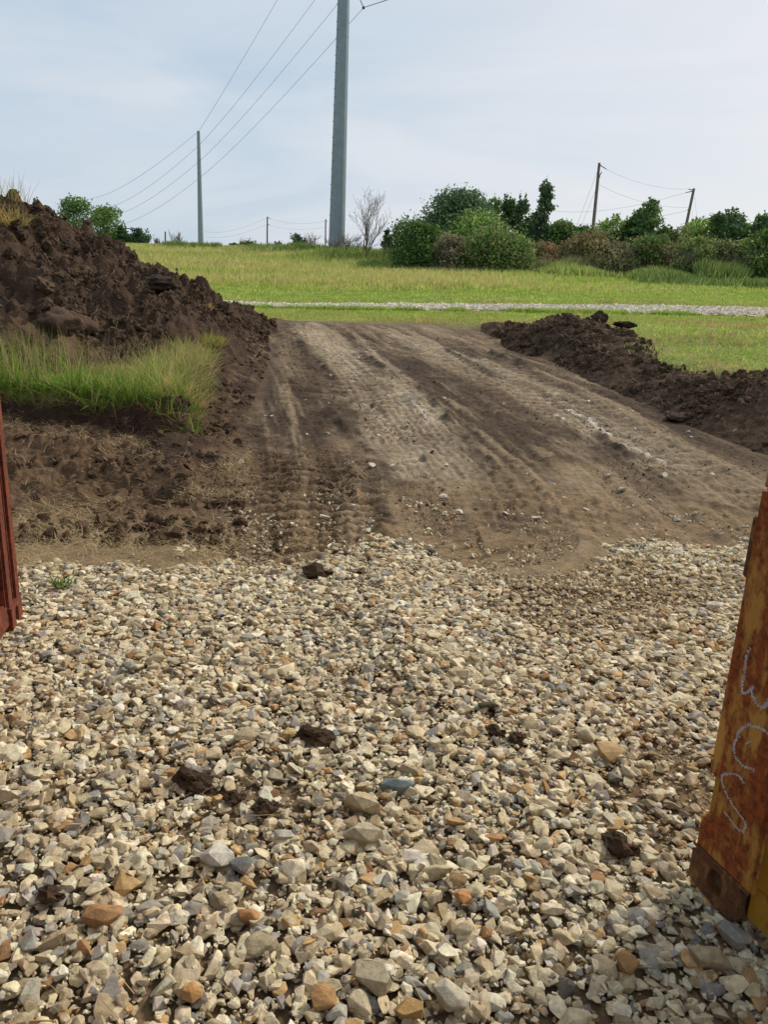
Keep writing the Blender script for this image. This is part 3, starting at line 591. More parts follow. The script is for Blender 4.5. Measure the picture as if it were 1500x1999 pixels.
gx, gy = G2[..., 0].ravel(), G2[..., 1].ravel(); gz = ground(gx, gy) + .045 + fbm(gx * 5, gy * 5, 461, 3) * .05 * 1
idx = np.arange(len(gx)).reshape(len(tt), len(ww)); F4 = np.stack([idx[:-1, :-1], idx[1:, :-1], idx[1:, 1:], idx[:-1, 1:]], -1).reshape(-1, 4); F3 = np.concatenate([F4[:, [0, 1, 2]], F4[:, [0, 2, 3]]])
pc = np.tile(lin(206, 194, 172), (len(gx), 1)) * (1 + fbm(gx * 4, gy * 4, 471, 3)[:, None] * .5)
n = 9000; a_ = rng.random(n) * (len(tt) - 1); b_ = rng.random(n); qa = np.stack([np.interp(a_, range(len(tt)), Ai[:, i]) * (1 - b_) + np.interp(a_, range(len(tt)), Bi[:, i]) * b_ for i in (0, 1)], 1); r_ = .03 + .05 * rng.random(n)
sv_ = scatter(FARR, np.stack([qa[:, 0], qa[:, 1], ground(qa[:, 0], qa[:, 1]) + .06], 1), rotmats(n), r_[:, None] * rng.uniform(.7, 1.2, (n, 3)), np.tile(lin(228, 217, 196), (n, 1)) * rng.uniform(.6, 1.12, (n, 1)))
V, F, Cc = join([(np.stack([gx, gy, gz], 1), F3, pc), sv_])
tag(mesh_obj('gravel_path', V, F, stone_m, col=Cc.clip(0, 1)), kind='structure')
PATHP = list(A_) + list(B_[::-1])

# ------------------------------------------------------------------ grass
def blades(x, y, z, h, w, lean, col, g=rng, curl=.6):
    """curved three-face blades, vectorised"""
    n = len(x); a = g.uniform(0, 2 * math.pi, n); ld = g.uniform(0, 2 * math.pi, n); L = lean * g.random(n) ** .7
    base = np.stack([x, y, z], 1); dirv = np.stack([np.cos(ld) * np.sin(L), np.sin(ld) * np.sin(L), np.cos(L)], 1); side = np.stack([np.cos(a), np.sin(a), np.zeros(n)], 1) * (w / 2)[:, None]
    droop = np.stack([np.cos(ld), np.sin(ld), np.full(n, -.5)], 1) * (h * curl * L)[:, None]
    p1 = base + dirv * (h * .5)[:, None] + droop * .15; p2 = base + dirv * h[:, None] + droop * .6
    V = np.stack([base - side, base + side, p1 - side * .8, p1 + side * .8, p2], 1).reshape(-1, 3); o = (np.arange(n) * 5)[:, None]
    F = np.concatenate([o + [0, 1, 3], o + [0, 3, 2], o + [2, 3, 4]]); return V, F, np.repeat(col, 5, 0)
def gcol(x, y, n, mix=(.5, .3, .2), pal=None):
    pal = pal or [lin(156, 184, 82), lin(182, 194, 102), lin(206, 196, 136)]
    i = rng.choice(len(pal), n, p=np.array(mix) / sum(mix)); return np.array(pal)[i] * rng.uniform(.7, 1.25, (n, 1))
def pathmask(x, y): return polysd(x, y, PATHP) > .02
# mown sward: right of the lane and up to the path, then beyond it
xs, ys_ = [], []
n = 230000; y = 6.5 + (31 - 6.5) * rng.random(n) ** 1.15; x = rng.uniform(-.62, .66, n) * y; dr = x - XR(y); wb = fbm(x * 2.2, y * 2.2, 5, 3) * .15
k = ((dr + wb > .85) | (y + 3 * wb > YEND + .45 + .5 * rng.random(n))) & ~pathmask(x, y) & (rng.random(n) < .5 + sstep(YEND + .3, YEND + 3, y)); x, y = x[k], y[k]
z = ground(x, y); zr = RH(x, y)[0]; k = (zr < z + .10); x, y, z = x[k], y[k], z[k]; n = len(x)
gp = fbm(x * .5, y * .9, 161, 4); h = (.03 + .05 * rng.random(n)) * (1 + y * .018) * (1 + gp * .8); dry = (rng.random(n) < .22 + sstep(0, .4, gp) * .35 + .45 * np.exp(-((x - XR(y) - 1.3) / .45) ** 2) * (y < YEND) + .5 * (1 - sstep(YEND, YEND + 2.5, y)) * (y > YEND))
c = gcol(x, y, n, (.55, .4, .05)); c[dry] = lin(190, 172, 116) * rng.uniform(.75, 1.2, (dry.sum(), 1))
parts = [blades(x, y, z, h, .006 + y * .0011, .9, c)]
# clumps along the near side of the path
n = 16000; x = rng.uniform(-6, 16, n); y = np.interp(x, A_[:, 0], A_[:, 1]) - .05 - .6 * rng.random(n); k = fbm(x * .9, y * 1.2, 501, 3) > .0; x, y = x[k], y[k]; n = len(x)
parts.append(blades(x, y, ground(x, y), .08 + .16 * rng.random(n), np.full(n, .03), .6, gcol(x, y, n, (.8, .2, 0))))
V, F, Cc = join(parts); tag(mesh_obj('mown_grass', V, F, BLADE, col=Cc.clip(0, 1)), 'short mown yellow green grass between the dirt lane and the path', 'grass', kind='stuff')
# hay field beyond the path
n = 300000; y = 29 + (86 - 29) * rng.random(n) ** .8; x = rng.uniform(-.62, .6, n) * y; k = ~pathmask(x, y); x, y = x[k], y[k]; n = len(x); z = ground(x, y)
gn = fbm(x * .09, y * .22, 151, 4); tall = sstep(33, 46, y + gn * 14) * (1 - .75 * sstep(4, 14, x)); h = .06 + (.10 + .40 * rng.random(n)) * tall + .04 * rng.random(n)
yel = rng.random(n) < (.12 + .48 * tall + gn * .6); c = gcol(x, y, n, (.5, .48, .02)); c[yel] = np.where(rng.random((yel.sum(), 1)) < .6, lin(212, 206, 136), lin(204, 186, 124)) * rng.uniform(.75, 1.15, (yel.sum(), 1))
V, F, Cc = blades(x, y, z, h, .012 + y * .0011, .5, c); tag(mesh_obj('hay_field', V, F, BLADE, col=Cc.clip(0, 1)), 'tall yellowing hay grass on the rise beyond the gravel path', 'grass', kind='stuff')
# rank weeds along the crest and in front of the hedge
def weeds(u0, u1, vb, dpt, n, h0, h1, spread, pal, seed):
    u = rng.uniform(u0, u1, n); xx = np.array([at_y(q, vb, dpt)[0] for q in (u0, u1)]); x = xx[0] + (u - u0) / (u1 - u0) * (xx[1] - xx[0]); y = dpt + rng.normal(0, spread, n); x = x * y / dpt
    d = fbm(x * .35, y * .35, seed, 3); k = d > -.35 + .3 * rng.random(n); x, y, d = x[k], y[k], d[k]; n = len(x)
    return blades(x, y, ground(x, y), (h0 + (h1 - h0) * rng.random(n)) * (1 + d * 1.1), .02 + .0011 * y * np.ones(n), .45, gcol(x, y, n, (.45, .35, .2), pal))
PG = [lin(130, 152, 84), lin(108, 132, 70), lin(162, 172, 108)]; PD = [lin(124, 138, 84), lin(150, 146, 108), lin(170, 156, 128)]; PY = [lin(140, 164, 82), lin(170, 180, 100), lin(196, 188, 130)]
parts = [weeds(250, 480, 492, 76, 9000, .15, .45, 2.0, PY, 601), weeds(320, 430, 492, 73, 7000, .25, .8, 1.0, PG, 602), weeds(440, 720, 496, 71, 16000, .15, .5, 2.2, PY, 603), weeds(470, 720, 498, 70, 8000, .2, .75, 1.6, PG, 613), weeds(560, 800, 513, 65, 12000, .2, .8, 2.4, PY, 604), weeds(620, 800, 515, 64, 6000, .3, .9, 1.6, PG, 614), weeds(700, 1000, 530, 56, 18000, .2, .75, 1.4, PG, 605),
         weeds(1000, 1320, 536, 52.5, 26000, .2, .65, 1.4, PY, 606), weeds(1040, 1330, 530, 53.5, 5000, .4, .9, .6, PD, 607), weeds(1240, 1560, 556, 48.5, 24000, .2, .6, 1.4, PG, 608), weeds(1300, 1420, 545, 52, 5000, .8, 1.4, .5, PD, 609), weeds(1360, 1450, 558, 49, 5000, .5, 1.2, .6, PG, 610)]
V, F, Cc = join(parts); tag(mesh_obj('tall_weeds', V, F, BLADE, col=Cc.clip(0, 1)), 'rank green weeds along the crest and below the hedge', 'weeds', kind='stuff')

# long grass on the shelf at the left
def in_shelf(n, y1=8.6):
    x = rng.uniform(-8.5, -1.6, n); y = rng.uniform(5.6, y1, n); sd = polysd(x, y, SHELF); k = sd > .02; return x[k], y[k], sd[k]
parts = []
x, y, sd = in_shelf(120000, 11.0); dn = fbm(x * 1.4, y * 1.4, 651, 3); k = (dn > -.4 + .15 * rng.random(len(x))) & (y < 10.5) & (y < 10.6 + .8 * (x + 2.2)) & ~((np.hypot((x + 3.55) / .75, (y - 7.75) / .38) < 1 + .5 * dn)) & (fbm(x * 4.5, y * 4.5, 657, 3) > -.33); x, y, sd, dn = x[k], y[k], sd[k], dn[k]; n = len(x)
clp = fbm(x * 4.5, y * 4.5, 657, 3); nq = at_z(170, 735, .55); ntch = np.exp(-(((x - nq[0]) / .75) ** 2 + ((y - nq[1]) / .7) ** 2) ** 1.5); h = (.07 + .19 * rng.random(n)) * (1 + dn * .9) * (1 - .55 * ntch) * np.clip(1 + clp * 1.6, .35, 1.9); dryz = rng.random(n) < .12 + .45 * sstep(7.2, 8.4, y) + .6 * np.exp(-((x + 2.05) / .22) ** 2); c = gcol(x, y, n, (.6, .35, .05), [lin(120, 152, 62), lin(164, 184, 84), lin(190, 190, 118)]); c = c * (1 + .5 * np.clip(fbm(x * 2.5, y * 2.5, 655, 3), -.5, .6))[:, None]; c[dryz] = lin(196, 178, 122) * rng.uniform(.7, 1.15, (dryz.sum(), 1))
parts.append(blades(x, y, ground(x, y) - .01, h, .005 + .008 * rng.random(n), .95, c, curl=1.0))
# tall stems with seed heads on the left and thin dry stalks behind
x, y, sd = in_shelf(9000, 7.6); k = (x < -3.0) & (rng.random(len(x)) < sstep(-2.6, -4.2, x)); x, y = x[k], y[k]; n = len(x)
parts.append(blades(x, y, ground(x, y), .35 + .32 * rng.random(n), .0045 + .003 * rng.random(n), .32, gcol(x, y, n, (.4, .3, .3), [lin(130, 160, 62), lin(160, 172, 84), lin(190, 180, 120)]), curl=.5))
x, y, sd = in_shelf(9000); k = (y > 7.0) & (rng.random(len(x)) < .35); x, y = x[k], y[k]; n = len(x)
parts.append(blades(x, y, ground(x, y), .25 + .35 * rng.random(n), np.full(n, .004), .6, np.tile(lin(176, 158, 116), (n, 1)) * rng.uniform(.6, 1.15, (n, 1)), curl=.7))
# broad arching leaves spilling over the cut edge
x, y, sd = in_shelf(26000); k = sd < .28; x, y = x[k], y[k]; n = len(x)
parts.append(blades(x, y - .03, ground(x, y) , .14 + .16 * rng.random(n), .008 + .007 * rng.random(n), 1.15, gcol(x, y, n, (.7, .25, .05), [lin(98, 130, 54), lin(138, 158, 72), lin(190, 176, 120)]), curl=1.0))
V, F, Cc = join(parts); tag(mesh_obj('long_grass', V, F, BLADE, col=Cc.clip(0, 1)), 'lush long green grass on the cut shelf in front of the soil mound', 'grass', kind='stuff')

x, y, sd = in_shelf(30000); k = sd < .16; x, y = x[k], y[k]; n = len(x)
V, F, Cc = blades(x, y - .05, ground(x, y) - .03, .08 + .16 * rng.random(n), .002 + .002 * rng.random(n), 1.5, np.tile(lin(192, 166, 122), (n, 1)) * rng.uniform(.5, 1.1, (n, 1)), curl=1.3)
tag(mesh_obj('dead_grass', V, F, BLADE, col=Cc.clip(0, 1)), 'dry tan roots and dead stems hanging over the cut turf edge', 'grass', kind='stuff')
# straw: dry stalks lying on the soil
def straw(x, y, z, L, w, tilt, col):
    n = len(x); a = rng.uniform(0, 2 * math.pi, n); e = np.abs(rng.normal(0, tilt, n)); d = np.stack([np.cos(a) * np.cos(e), np.sin(a) * np.cos(e), np.sin(e)], 1) * L[:, None]; s = np.stack([-np.sin(a), np.cos(a), np.zeros(n)], 1) * w[:, None]; up = np.array([0, 0, 1.]) * w[:, None]
    b = np.stack([x, y, z], 1); m = b + d * .5 + s * rng.normal(0, 6, (n, 1)) + up; V = np.stack([b - s, b + s, m - s, m + s, b + d], 1).reshape(-1, 3); o = (np.arange(n) * 5)[:, None]
    return V, np.concatenate([o + [0, 1, 3], o + [0, 3, 2], o + [2, 3, 4]]), np.repeat(col, 5, 0)
def scol(n): return np.tile(lin(214, 190, 148), (n, 1)) * rng.uniform(.4, 1.15, (n, 1))
parts = []
n = 70000; x = rng.uniform(-5, -.9, n); y = 3.8 + 3.2 * rng.random(n) ** 1.3; d = fbm(x * 1.8, y * 2.4, 701, 3); flat = .75 * np.exp(-((y - 4.2) / .34) ** 2) * (.7 + fbm(x * 3, y * 5, 703, 3)); k = (polysd(x, y, LOTP) < .1) & (x < XL(y) + .1) & (polysd(x, y, SHELF) < -.05) & (rng.random(n) < .16 + .84 * flat + np.clip(d, -.1, 1) * 1.1 * (y < 6.7)); x, y = x[k], y[k]; n = len(x)
parts.append(straw(x, y, ground(x, y) + .045 * sstep(4.8, 5.3, y) + .01, .03 + .13 * rng.random(n), .0008 + .0010 * rng.random(n), .25, scol(n)))
n = 1500; x = rng.uniform(XL(6) - 1, 3.6, n); y = rng.uniform(4.4, 9, n); parts.append(straw(x, y, ground(x, y) + .01, .03 + .09 * rng.random(n), np.full(n, .0012), .2, scol(n)))
n = 500; x, y = cand(n, 1.0, 5); parts.append(straw(x, y, np.full(n, .055) + ridge(x, y), .04 + .10 * rng.random(n), np.full(n, .0009), .2, scol(n)))
for hz_, a, b_, c_, d_, n in ((MH, -9, -3, 8.2, 12, 2600), (RH, 2.6, 6.5, 8, 17, 2600)):
    x = rng.uniform(a, b_, n); y = rng.uniform(c_, d_, n); z, g_ = hz_(x, y); k = (z > g_ - .05) & (fbm(x * 1.2, y * 1.2, 711, 3) > .02); x, y, z = x[k], y[k], z[k]; n = len(x); parts.append(straw(x, y, z + .01, .08 + .2 * rng.random(n), np.full(n, .0026), .35, scol(n)))
V, F, Cc = join(parts); tag(mesh_obj('straw', V, F, BLADE, col=Cc.clip(0, 1)), 'dry straw and dead roots strewn over the bare soil', 'straw', kind='stuff')
def tuft(name, label, p, n, rad, h0, h1, pal, mix, w=.006, lean=.8):
    a = rng.uniform(0, 6.28, n); r_ = rad * np.sqrt(rng.random(n)); x = np.cos(a) * r_; y = np.sin(a) * r_ * .7
    V, F, Cc = blades(x, y, -rad * .15 * (r_ / rad) ** 2 - .02, h0 + (h1 - h0) * rng.random(n), np.full(n, w), lean, np.array(pal)[rng.choice(len(pal), n, p=mix)] * rng.uniform(.7, 1.2, (n, 1)))
    o = mesh_obj(name, V, F, BLADE, col=Cc); o.location = p; tag(o, label, 'grass tuft'); return o
DRY = [lin(204, 182, 118), lin(176, 152, 96), lin(130, 150, 66)]
p = at_y(-10, 425, 11.3); tuft('grass_tuft', 'shaggy straw coloured turf hanging on the mound at the left edge', (p[0], p[1], p[2] - .05), 1500, .42, .12, .42, DRY, [.55, .35, .1], .008, 1.2)
p = mound_at(10, 385, 10, 13, MH); tuft('grass_tuft', 'thin green wispy stalks on top of the mound at the left edge', (p[0], p[1], p[2]), 90, .35, .15, .5, DRY, [.3, .3, .4], .006, .5)
p = mound_at(402, 600, 11, 16, MH); tuft('grass_tuft', 'small dry tan tuft near the right foot of the soil mound', tuple(p), 160, .12, .06, .18, DRY, [.7, .3, 0], .008, 1.0)
p = mound_at(140, 535, 9, 13, MH); tuft('grass_tuft', 'small green sprig growing in the middle of the soil mound', tuple(p), 40, .12, .06, .16, [lin(110, 150, 60)], [1], .012, 1.0)
p = mound_at(395, 660, 8.5, 13, MH); tuft('grass_tuft', 'pale sod tuft at the right end of the grass shelf', (p[0], p[1], p[2] - .03), 800, .32, .08, .22, DRY, [.3, .2, .5], .008, 1.1)
p = ground_hit(375, 780, .0); tuft('grass_tuft', 'dry pinkish tan grass roots hanging over the shelf corner', (p[0], p[1] - .05, p[2] - .02), 420, .17, .06, .2, [lin(200, 170, 128), lin(178, 140, 104)], [.6, .4], .004, 1.5)
p = ground_hit(120, 1140, .03); tuft('weed', 'small leafy green weed among the pale gravel by the red container', (p[0], p[1], .04), 60, .05, .02, .09, [lin(96, 130, 60), lin(130, 150, 80)], [.7, .3], .008, 1.1)['category'] = 'weed'
p = mound_at(1200, 632, 10, 16, RH); tuft('grass_tuft', 'dry pale sod on the crest of the right bank', (p[0] , p[1], p[2]), 700, .32, .04, .12, DRY, [.6, .35, .05], .008, 1.2)
p = mound_at(1495, 745, 7, 12, RH); tuft('grass_tuft', 'green tuft on the right bank at the picture edge', (p[0] + .1, p[1] + .2, p[2]), 260, .14, .05, .15, DRY, [.2, .2, .6], .006, 1.0)

# ------------------------------------------------------------------ trees and shrubs
BARK = flat_mat('bark', lin(92, 80, 68), .9, 0, 6, .3, .5, 20)
TWIG = flat_mat('dead_twigs', lin(118, 104, 92), .9, 0, 6, .25, .3, 20)
def limb(segs, nsides=5):
    """tubes from a list of (p0, r0, p1, r1)"""
    V, F = [], []; off = 0
    for p0, r0, p1, r1 in segs:
        p0 = np.array(p0, float); p1 = np.array(p1, float); d = p1 - p0; L = np.linalg.norm(d) + 1e-9; d /= L; a = np.cross(d, [0, 0, 1.] if abs(d[2]) < .9 else [1., 0, 0]); a /= np.linalg.norm(a); b2 = np.cross(d, a)
        an = np.arange(nsides) * 2 * math.pi / nsides; ring = np.cos(an)[:, None] * a + np.sin(an)[:, None] * b2
        V += [p0 + ring * r0, p1 + ring * r1]; i = np.arange(nsides); j = (i + 1) % nsides; F.append(np.stack([i, j, j + nsides, i + nsides], 1) + off); off += 2 * nsides
    return np.concatenate(V), np.concatenate(F)
def branches(h, w, r0, depth, g, dead=False, start=.0):
    segs = []
    def grow(p, d, L, r, lev):
        k = 3 if lev < 2 else 2; q = p
        for i in range(k):
            d = d + g.normal(0, .10 + .03 * lev, 3); d[2] += .04; d /= np.linalg.norm(d); q2 = q + d * L / k; segs.append((q, r * (1 - .22 * i), q2, r * (1 - .22 * (i + 1)))); q = q2
            if lev < depth:
                for _ in range(2 if (dead and lev == 1) else 1):
                    a = g.uniform(0, 6.28); e = g.uniform(.3, .6); nd = d + np.array([math.cos(a), math.sin(a) * .7, .55]) * e; nd /= np.linalg.norm(nd); grow(q.copy(), nd, L * g.uniform(.5, .72), r * (1 - .22 * i) * .55, lev + 1)
    return segs, grow
def leaves(centers, rads, n, size, pal, g, up=.3):
    i = g.choice(len(centers), n, p=(rads.prod(1) ** .66) / (rads.prod(1) ** .66).sum()); v = g.normal(size=(n, 3)); v /= np.linalg.norm(v, axis=1)[:, None]; v *= g.random((n, 1)) ** .28
    p = centers[i] + v * rads[i]; a = g.normal(size=(n, 3)); a /= np.linalg.norm(a, axis=1)[:, None]; b2 = np.cross(a, g.normal(size=(n, 3))); b2 /= np.linalg.norm(b2, axis=1)[:, None]; s = (size * g.uniform(.6, 1.3, n))[:, None]
    V = np.stack([p - a * s, p + b2 * s * .55, p + a * s, p - b2 * s * .55], 1).reshape(-1, 3); F = (np.arange(n) * 4)[:, None] + [0, 1, 2, 3]
    tone = g.uniform(.8, 1.2, len(centers))[i]; c = np.array(pal)[g.choice(len(pal), n)] * g.uniform(.75, 1.25, (n, 1)) * tone[:, None]; return V, F, np.repeat(c, 4, 0)
def plant(kind, name, label, cat, u, vtop, vbase, wpx, dpt, pal, n=3200, seed=0, group=None, leaf=None, hidden_base=False, dead=0.0):
    g = np.random.default_rng(seed + int(u)); top = at_y(u, vtop, dpt); z0 = float(ground(np.array([top[0]]), np.array([dpt]), False)[0]); h = top[2] - z0; w = wpx / FPX * dpt
    o = empty(name, (top[0], dpt, z0)); tag(o, label, cat, group); leaf = leaf or (.05 + dpt * .0011)
    vis = (at_y(u, vbase, dpt)[2] - z0); lowz = max(0.0, vis) if hidden_base else 0.0
    K = 30
    cs, rs = [], []
    for i in range(K if kind != 'spire' else 90):
        t_ = g.random(); a = g.uniform(0, 6.28)
        if kind == 'round': z = h * (.2 + .68 * t_); rr = w / 2 * (math.sin(math.pi * min(1, .28 + .62 * t_)) ** .7) * g.uniform(.3, .9); s_ = w * g.uniform(.13, .22); q = (s_, s_, s_ * .8)
        elif kind == 'bush': z = h * (.05 + .82 * t_); rr = w / 2 * (1 - .6 * t_ ** 2) * g.uniform(.25, .95); s_ = w * g.uniform(.13, .21); q = (s_, s_, s_ * .9)
        elif kind == 'upright': z = h * (.1 + .8 * t_); rr = w / 2 * (1 - .7 * t_) * g.uniform(.1, .95); s_ = w * g.uniform(.15, .26); q = (s_, s_, h * g.uniform(.05, .10))
        else: z = h * (.05 + .9 * t_); rr = w / 2 * (1 - .82 * t_ ** 1.2) * g.uniform(.0, .9); s_ = w * (.17 - .09 * t_) * g.uniform(.7, 1.3); q = (s_, s_, h * g.uniform(.03, .06))
        cs.append((math.cos(a) * rr, math.sin(a) * rr, z)); rs.append(q)
    for i in range(7 if kind != 'spire' else 3):   # shoots breaking the outline
        a = g.uniform(0, 6.28); rr = w * .5 * g.uniform(0, .55 if kind != 'spire' else .1); cs.append((math.cos(a) * rr, math.sin(a) * rr, h * g.uniform(.86, .97))); rs.append((w * .035, w * .035, h * .08))
    cs = np.array(cs); rs = np.array(rs)
    V, F, Cc = leaves(cs, rs, n, leaf, pal, g)
    # stray leaves, uneven edge
    V2, F2, C2 = leaves(cs, rs * 1.45, n // 6, leaf * .9, pal, g); V = np.concatenate([V, V2]); F = np.concatenate([F, F2 + len(Cc)]); Cc = np.concatenate([Cc, C2])
    V[:, 2] = np.maximum(V[:, 2], .02)
    mesh_obj('crown', V, F, LEAF, o, col=Cc.clip(0, 1))
    segs = []; r0 = max(.04, w * .025)
    p = np.zeros(3)
    for i in range(4):
        q = p + [g.normal(0, .04 * w), g.normal(0, .04 * w), h * .2]; segs.append((p, r0 * (1 - .2 * i), q, r0 * (.8 - .2 * i))); p = q
        for _ in range(3): c_ = cs[g.integers(len(cs))]; segs.append((p, r0 * .35 * (1 - .15 * i), (p + c_) / 2 + g.normal(0, .05 * w, 3), r0 * .22)); segs.append((segs[-1][2], r0 * .22, c_, r0 * .06))
    V, F = limb(segs); mesh_obj('trunk', V, F, BARK, o, smooth=True)
    return o
DKG = [lin(58, 84, 44), lin(70, 98, 50), lin(50, 72, 42)]; MDG = [lin(82, 112, 52), lin(98, 128, 60), lin(70, 98, 50)]; LTG = [lin(112, 140, 62), lin(96, 124, 60), lin(128, 150, 80)]
OLV = [lin(104, 112, 68), lin(86, 98, 58), lin(120, 118, 84)]; BLU = [lin(70, 96, 66), lin(84, 108, 76), lin(60, 84, 60)]; RED = [lin(110, 92, 66), lin(116, 90, 68), lin(96, 100, 62)]; GRY = [lin(124, 114, 98), lin(106, 104, 82), lin(92, 96, 66)]
HG = 'trees and shrubs of the hedgerow on the right'
tr = [('bush', 'shrub', 'dark upright shrub at the left end of the hedgerow', 'shrub', 815, 432, 530, 118, 57, DKG + MDG[:1], 5200),
 ('round', 'tree', 'tallest broad dark green tree near the left end of the hedgerow', 'tree', 903, 366, 510, 108, 63, BLU, 5600),
 ('bush', 'shrub', 'small dark shrub between the upright shrub and the tall broad tree', 'shrub', 853, 418, 510, 50, 64, DKG, 1500),
 ('upright', 'tree', 'narrow tree with two shoots right of the tall broad tree', 'tree', 968, 385, 510, 52, 65, MDG, 2600),
 ('upright', 'tree', 'dark narrow tree whose top stands left of the columnar poplar', 'tree', 996, 378, 510, 36, 64, DKG, 2200),
 ('upright', 'tree', 'dark leaning narrow tree just left of the columnar poplar', 'tree', 1020, 384, 510, 36, 63, BLU, 2200),
 ('spire', 'tree', 'tall columnar dark poplar in the middle of the hedgerow', 'tree', 1068, 352, 505, 58, 60, BLU, 4200),
 ('bush', 'shrub', 'bright green bush in front of the narrow trees', 'shrub', 935, 425, 520, 130, 60, MDG + LTG, 5200),
 ('bush', 'shrub', 'large rounded olive bush nearest the field below the narrow trees', 'shrub', 968, 462, 533, 148, 54.5, OLV + DKG + MDG, 7000),
 ('bush', 'shrub', 'thin grey brown half dead shrub left of the large rounded bush', 'shrub', 884, 462, 532, 66, 54.8, GRY, 2200),
 ('round', 'tree', 'low dark tree just right of the columnar poplar', 'tree', 1105, 432, 510, 62, 60, DKG + MDG, 2600),
 ('round', 'tree', 'low dark tree left of the leaning wooden pole', 'tree', 1138, 440, 510, 56, 60, DKG, 2400),
 ('bush', 'shrub', 'shrub at the foot of the left leaning wooden pole', 'shrub', 1168, 448, 515, 66, 58, DKG + OLV, 2600),
 ('round', 'tree', 'loose pale green tree right of the left wooden pole', 'tree', 1196, 420, 510, 58, 60, LTG + MDG, 2400),
 ('upright', 'tree', 'small narrow tree beside the loose pale green tree', 'tree', 1228, 424, 510, 36, 60, MDG, 1800),
 ('spire', 'tree', 'pyramidal tree midway between the two leaning poles', 'tree', 1274, 386, 510, 80, 58, MDG + BLU, 4200),
 ('bush', 'shrub', 'low bush in the gap right of the pyramidal tree', 'shrub', 1316, 455, 520, 70, 58, DKG + OLV, 2600),
 ('bush', 'shrub', 'grey green shrub at the foot of the right leaning pole', 'shrub', 1348, 438, 520, 60, 59, GRY + MDG, 2200),
 ('round', 'tree', 'rounded yellow green tree right of the right leaning pole', 'tree', 1382, 424, 525, 74, 56, MDG + LTG, 3200),
 ('round', 'tree', 'dark leafy tree with ragged top toward the right edge', 'tree', 1430, 408, 525, 72, 55, DKG + BLU, 3600),
 ('spire', 'tree', 'sparse thin spire tree near the right edge', 'tree', 1479, 420, 530, 32, 54, GRY + MDG, 700),
 ('bush', 'shrub', 'dark bush cut by the right edge of the picture', 'shrub', 1512, 440, 565, 80, 51, DKG + MDG, 3600),
 ('upright', 'tree', 'narrow green tree filling the gap left of the columnar poplar', 'tree', 1043, 412, 505, 40, 61, MDG + DKG, 1600),
 ('upright', 'tree', 'small pointed tree next to the columnar poplar on its right', 'tree', 1092, 425, 505, 40, 61, MDG, 1500),
 ('upright', 'tree', 'narrow dark tree just left of the pyramidal tree', 'tree', 1248, 412, 505, 38, 59, DKG, 1500),
 ('upright', 'tree', 'low pointed tree just right of the pyramidal tree', 'tree', 1303, 440, 505, 40, 59, DKG + MDG, 1500),
 ('round', 'tree', 'loose green tree whose crown touches the right leaning pole', 'tree', 1362, 430, 510, 54, 60, MDG + LTG, 1800),
 ('upright', 'tree', 'pointed dark tree left of the ragged topped leafy tree', 'tree', 1407, 418, 510, 40, 57, DKG, 1700),
 ('round', 'tree', 'green tree filling in between the ragged tree and thin spire', 'tree', 1457, 432, 520, 50, 56, MDG, 1900),
 ('upright', 'tree', 'dark narrow tree half cut by the right picture edge', 'tree', 1498, 412, 520, 40, 53, DKG + BLU, 1900),
 ('bush', 'shrub', 'reddish brown bush below the columnar poplar', 'shrub', 1080, 476, 525, 76, 56, RED, 2800),
 ('bush', 'shrub', 'olive bush with rusty tips below the left wooden pole', 'shrub', 1150, 466, 528, 96, 55.5, OLV + RED, 3600),
 ('bush', 'shrub', 'grey green thicket left of the red leaved shrub', 'shrub', 1222, 474, 532, 84, 54, GRY + OLV, 3000),
 ('bush', 'shrub', 'dark bush with a red leaved branch below the pyramidal tree', 'shrub', 1272, 462, 535, 80, 53.5, MDG + DKG + RED[1:2], 3200),
 ('bush', 'shrub', 'red and brown twiggy bush between the poles', 'shrub', 1312, 488, 540, 76, 53, RED + GRY, 2600),
 ('bush', 'shrub', 'olive bush with grey dead stems below the right pole', 'shrub', 1362, 464, 545, 90, 52, OLV + MDG, 3600),
 ('bush', 'shrub', 'green bush with tangled grey stems near the right edge', 'shrub', 1418, 476, 552, 92, 51.5, OLV + DKG + GRY[:1], 4000),
 ('bush', 'shrub', 'yellow green bush above tangled stems beside the right edge', 'shrub', 1470, 466, 556, 76, 51, MDG + LTG + OLV, 3200)]
for i, a in enumerate(tr): plant(*a[:7], a[7] * 1.28, a[8], [(q * .82 + q.mean() * .18) * np.array([2.1, 1.95, 1.75]) for q in a[9]], int(a[10] * 1.9), seed=900 + i, group=HG)
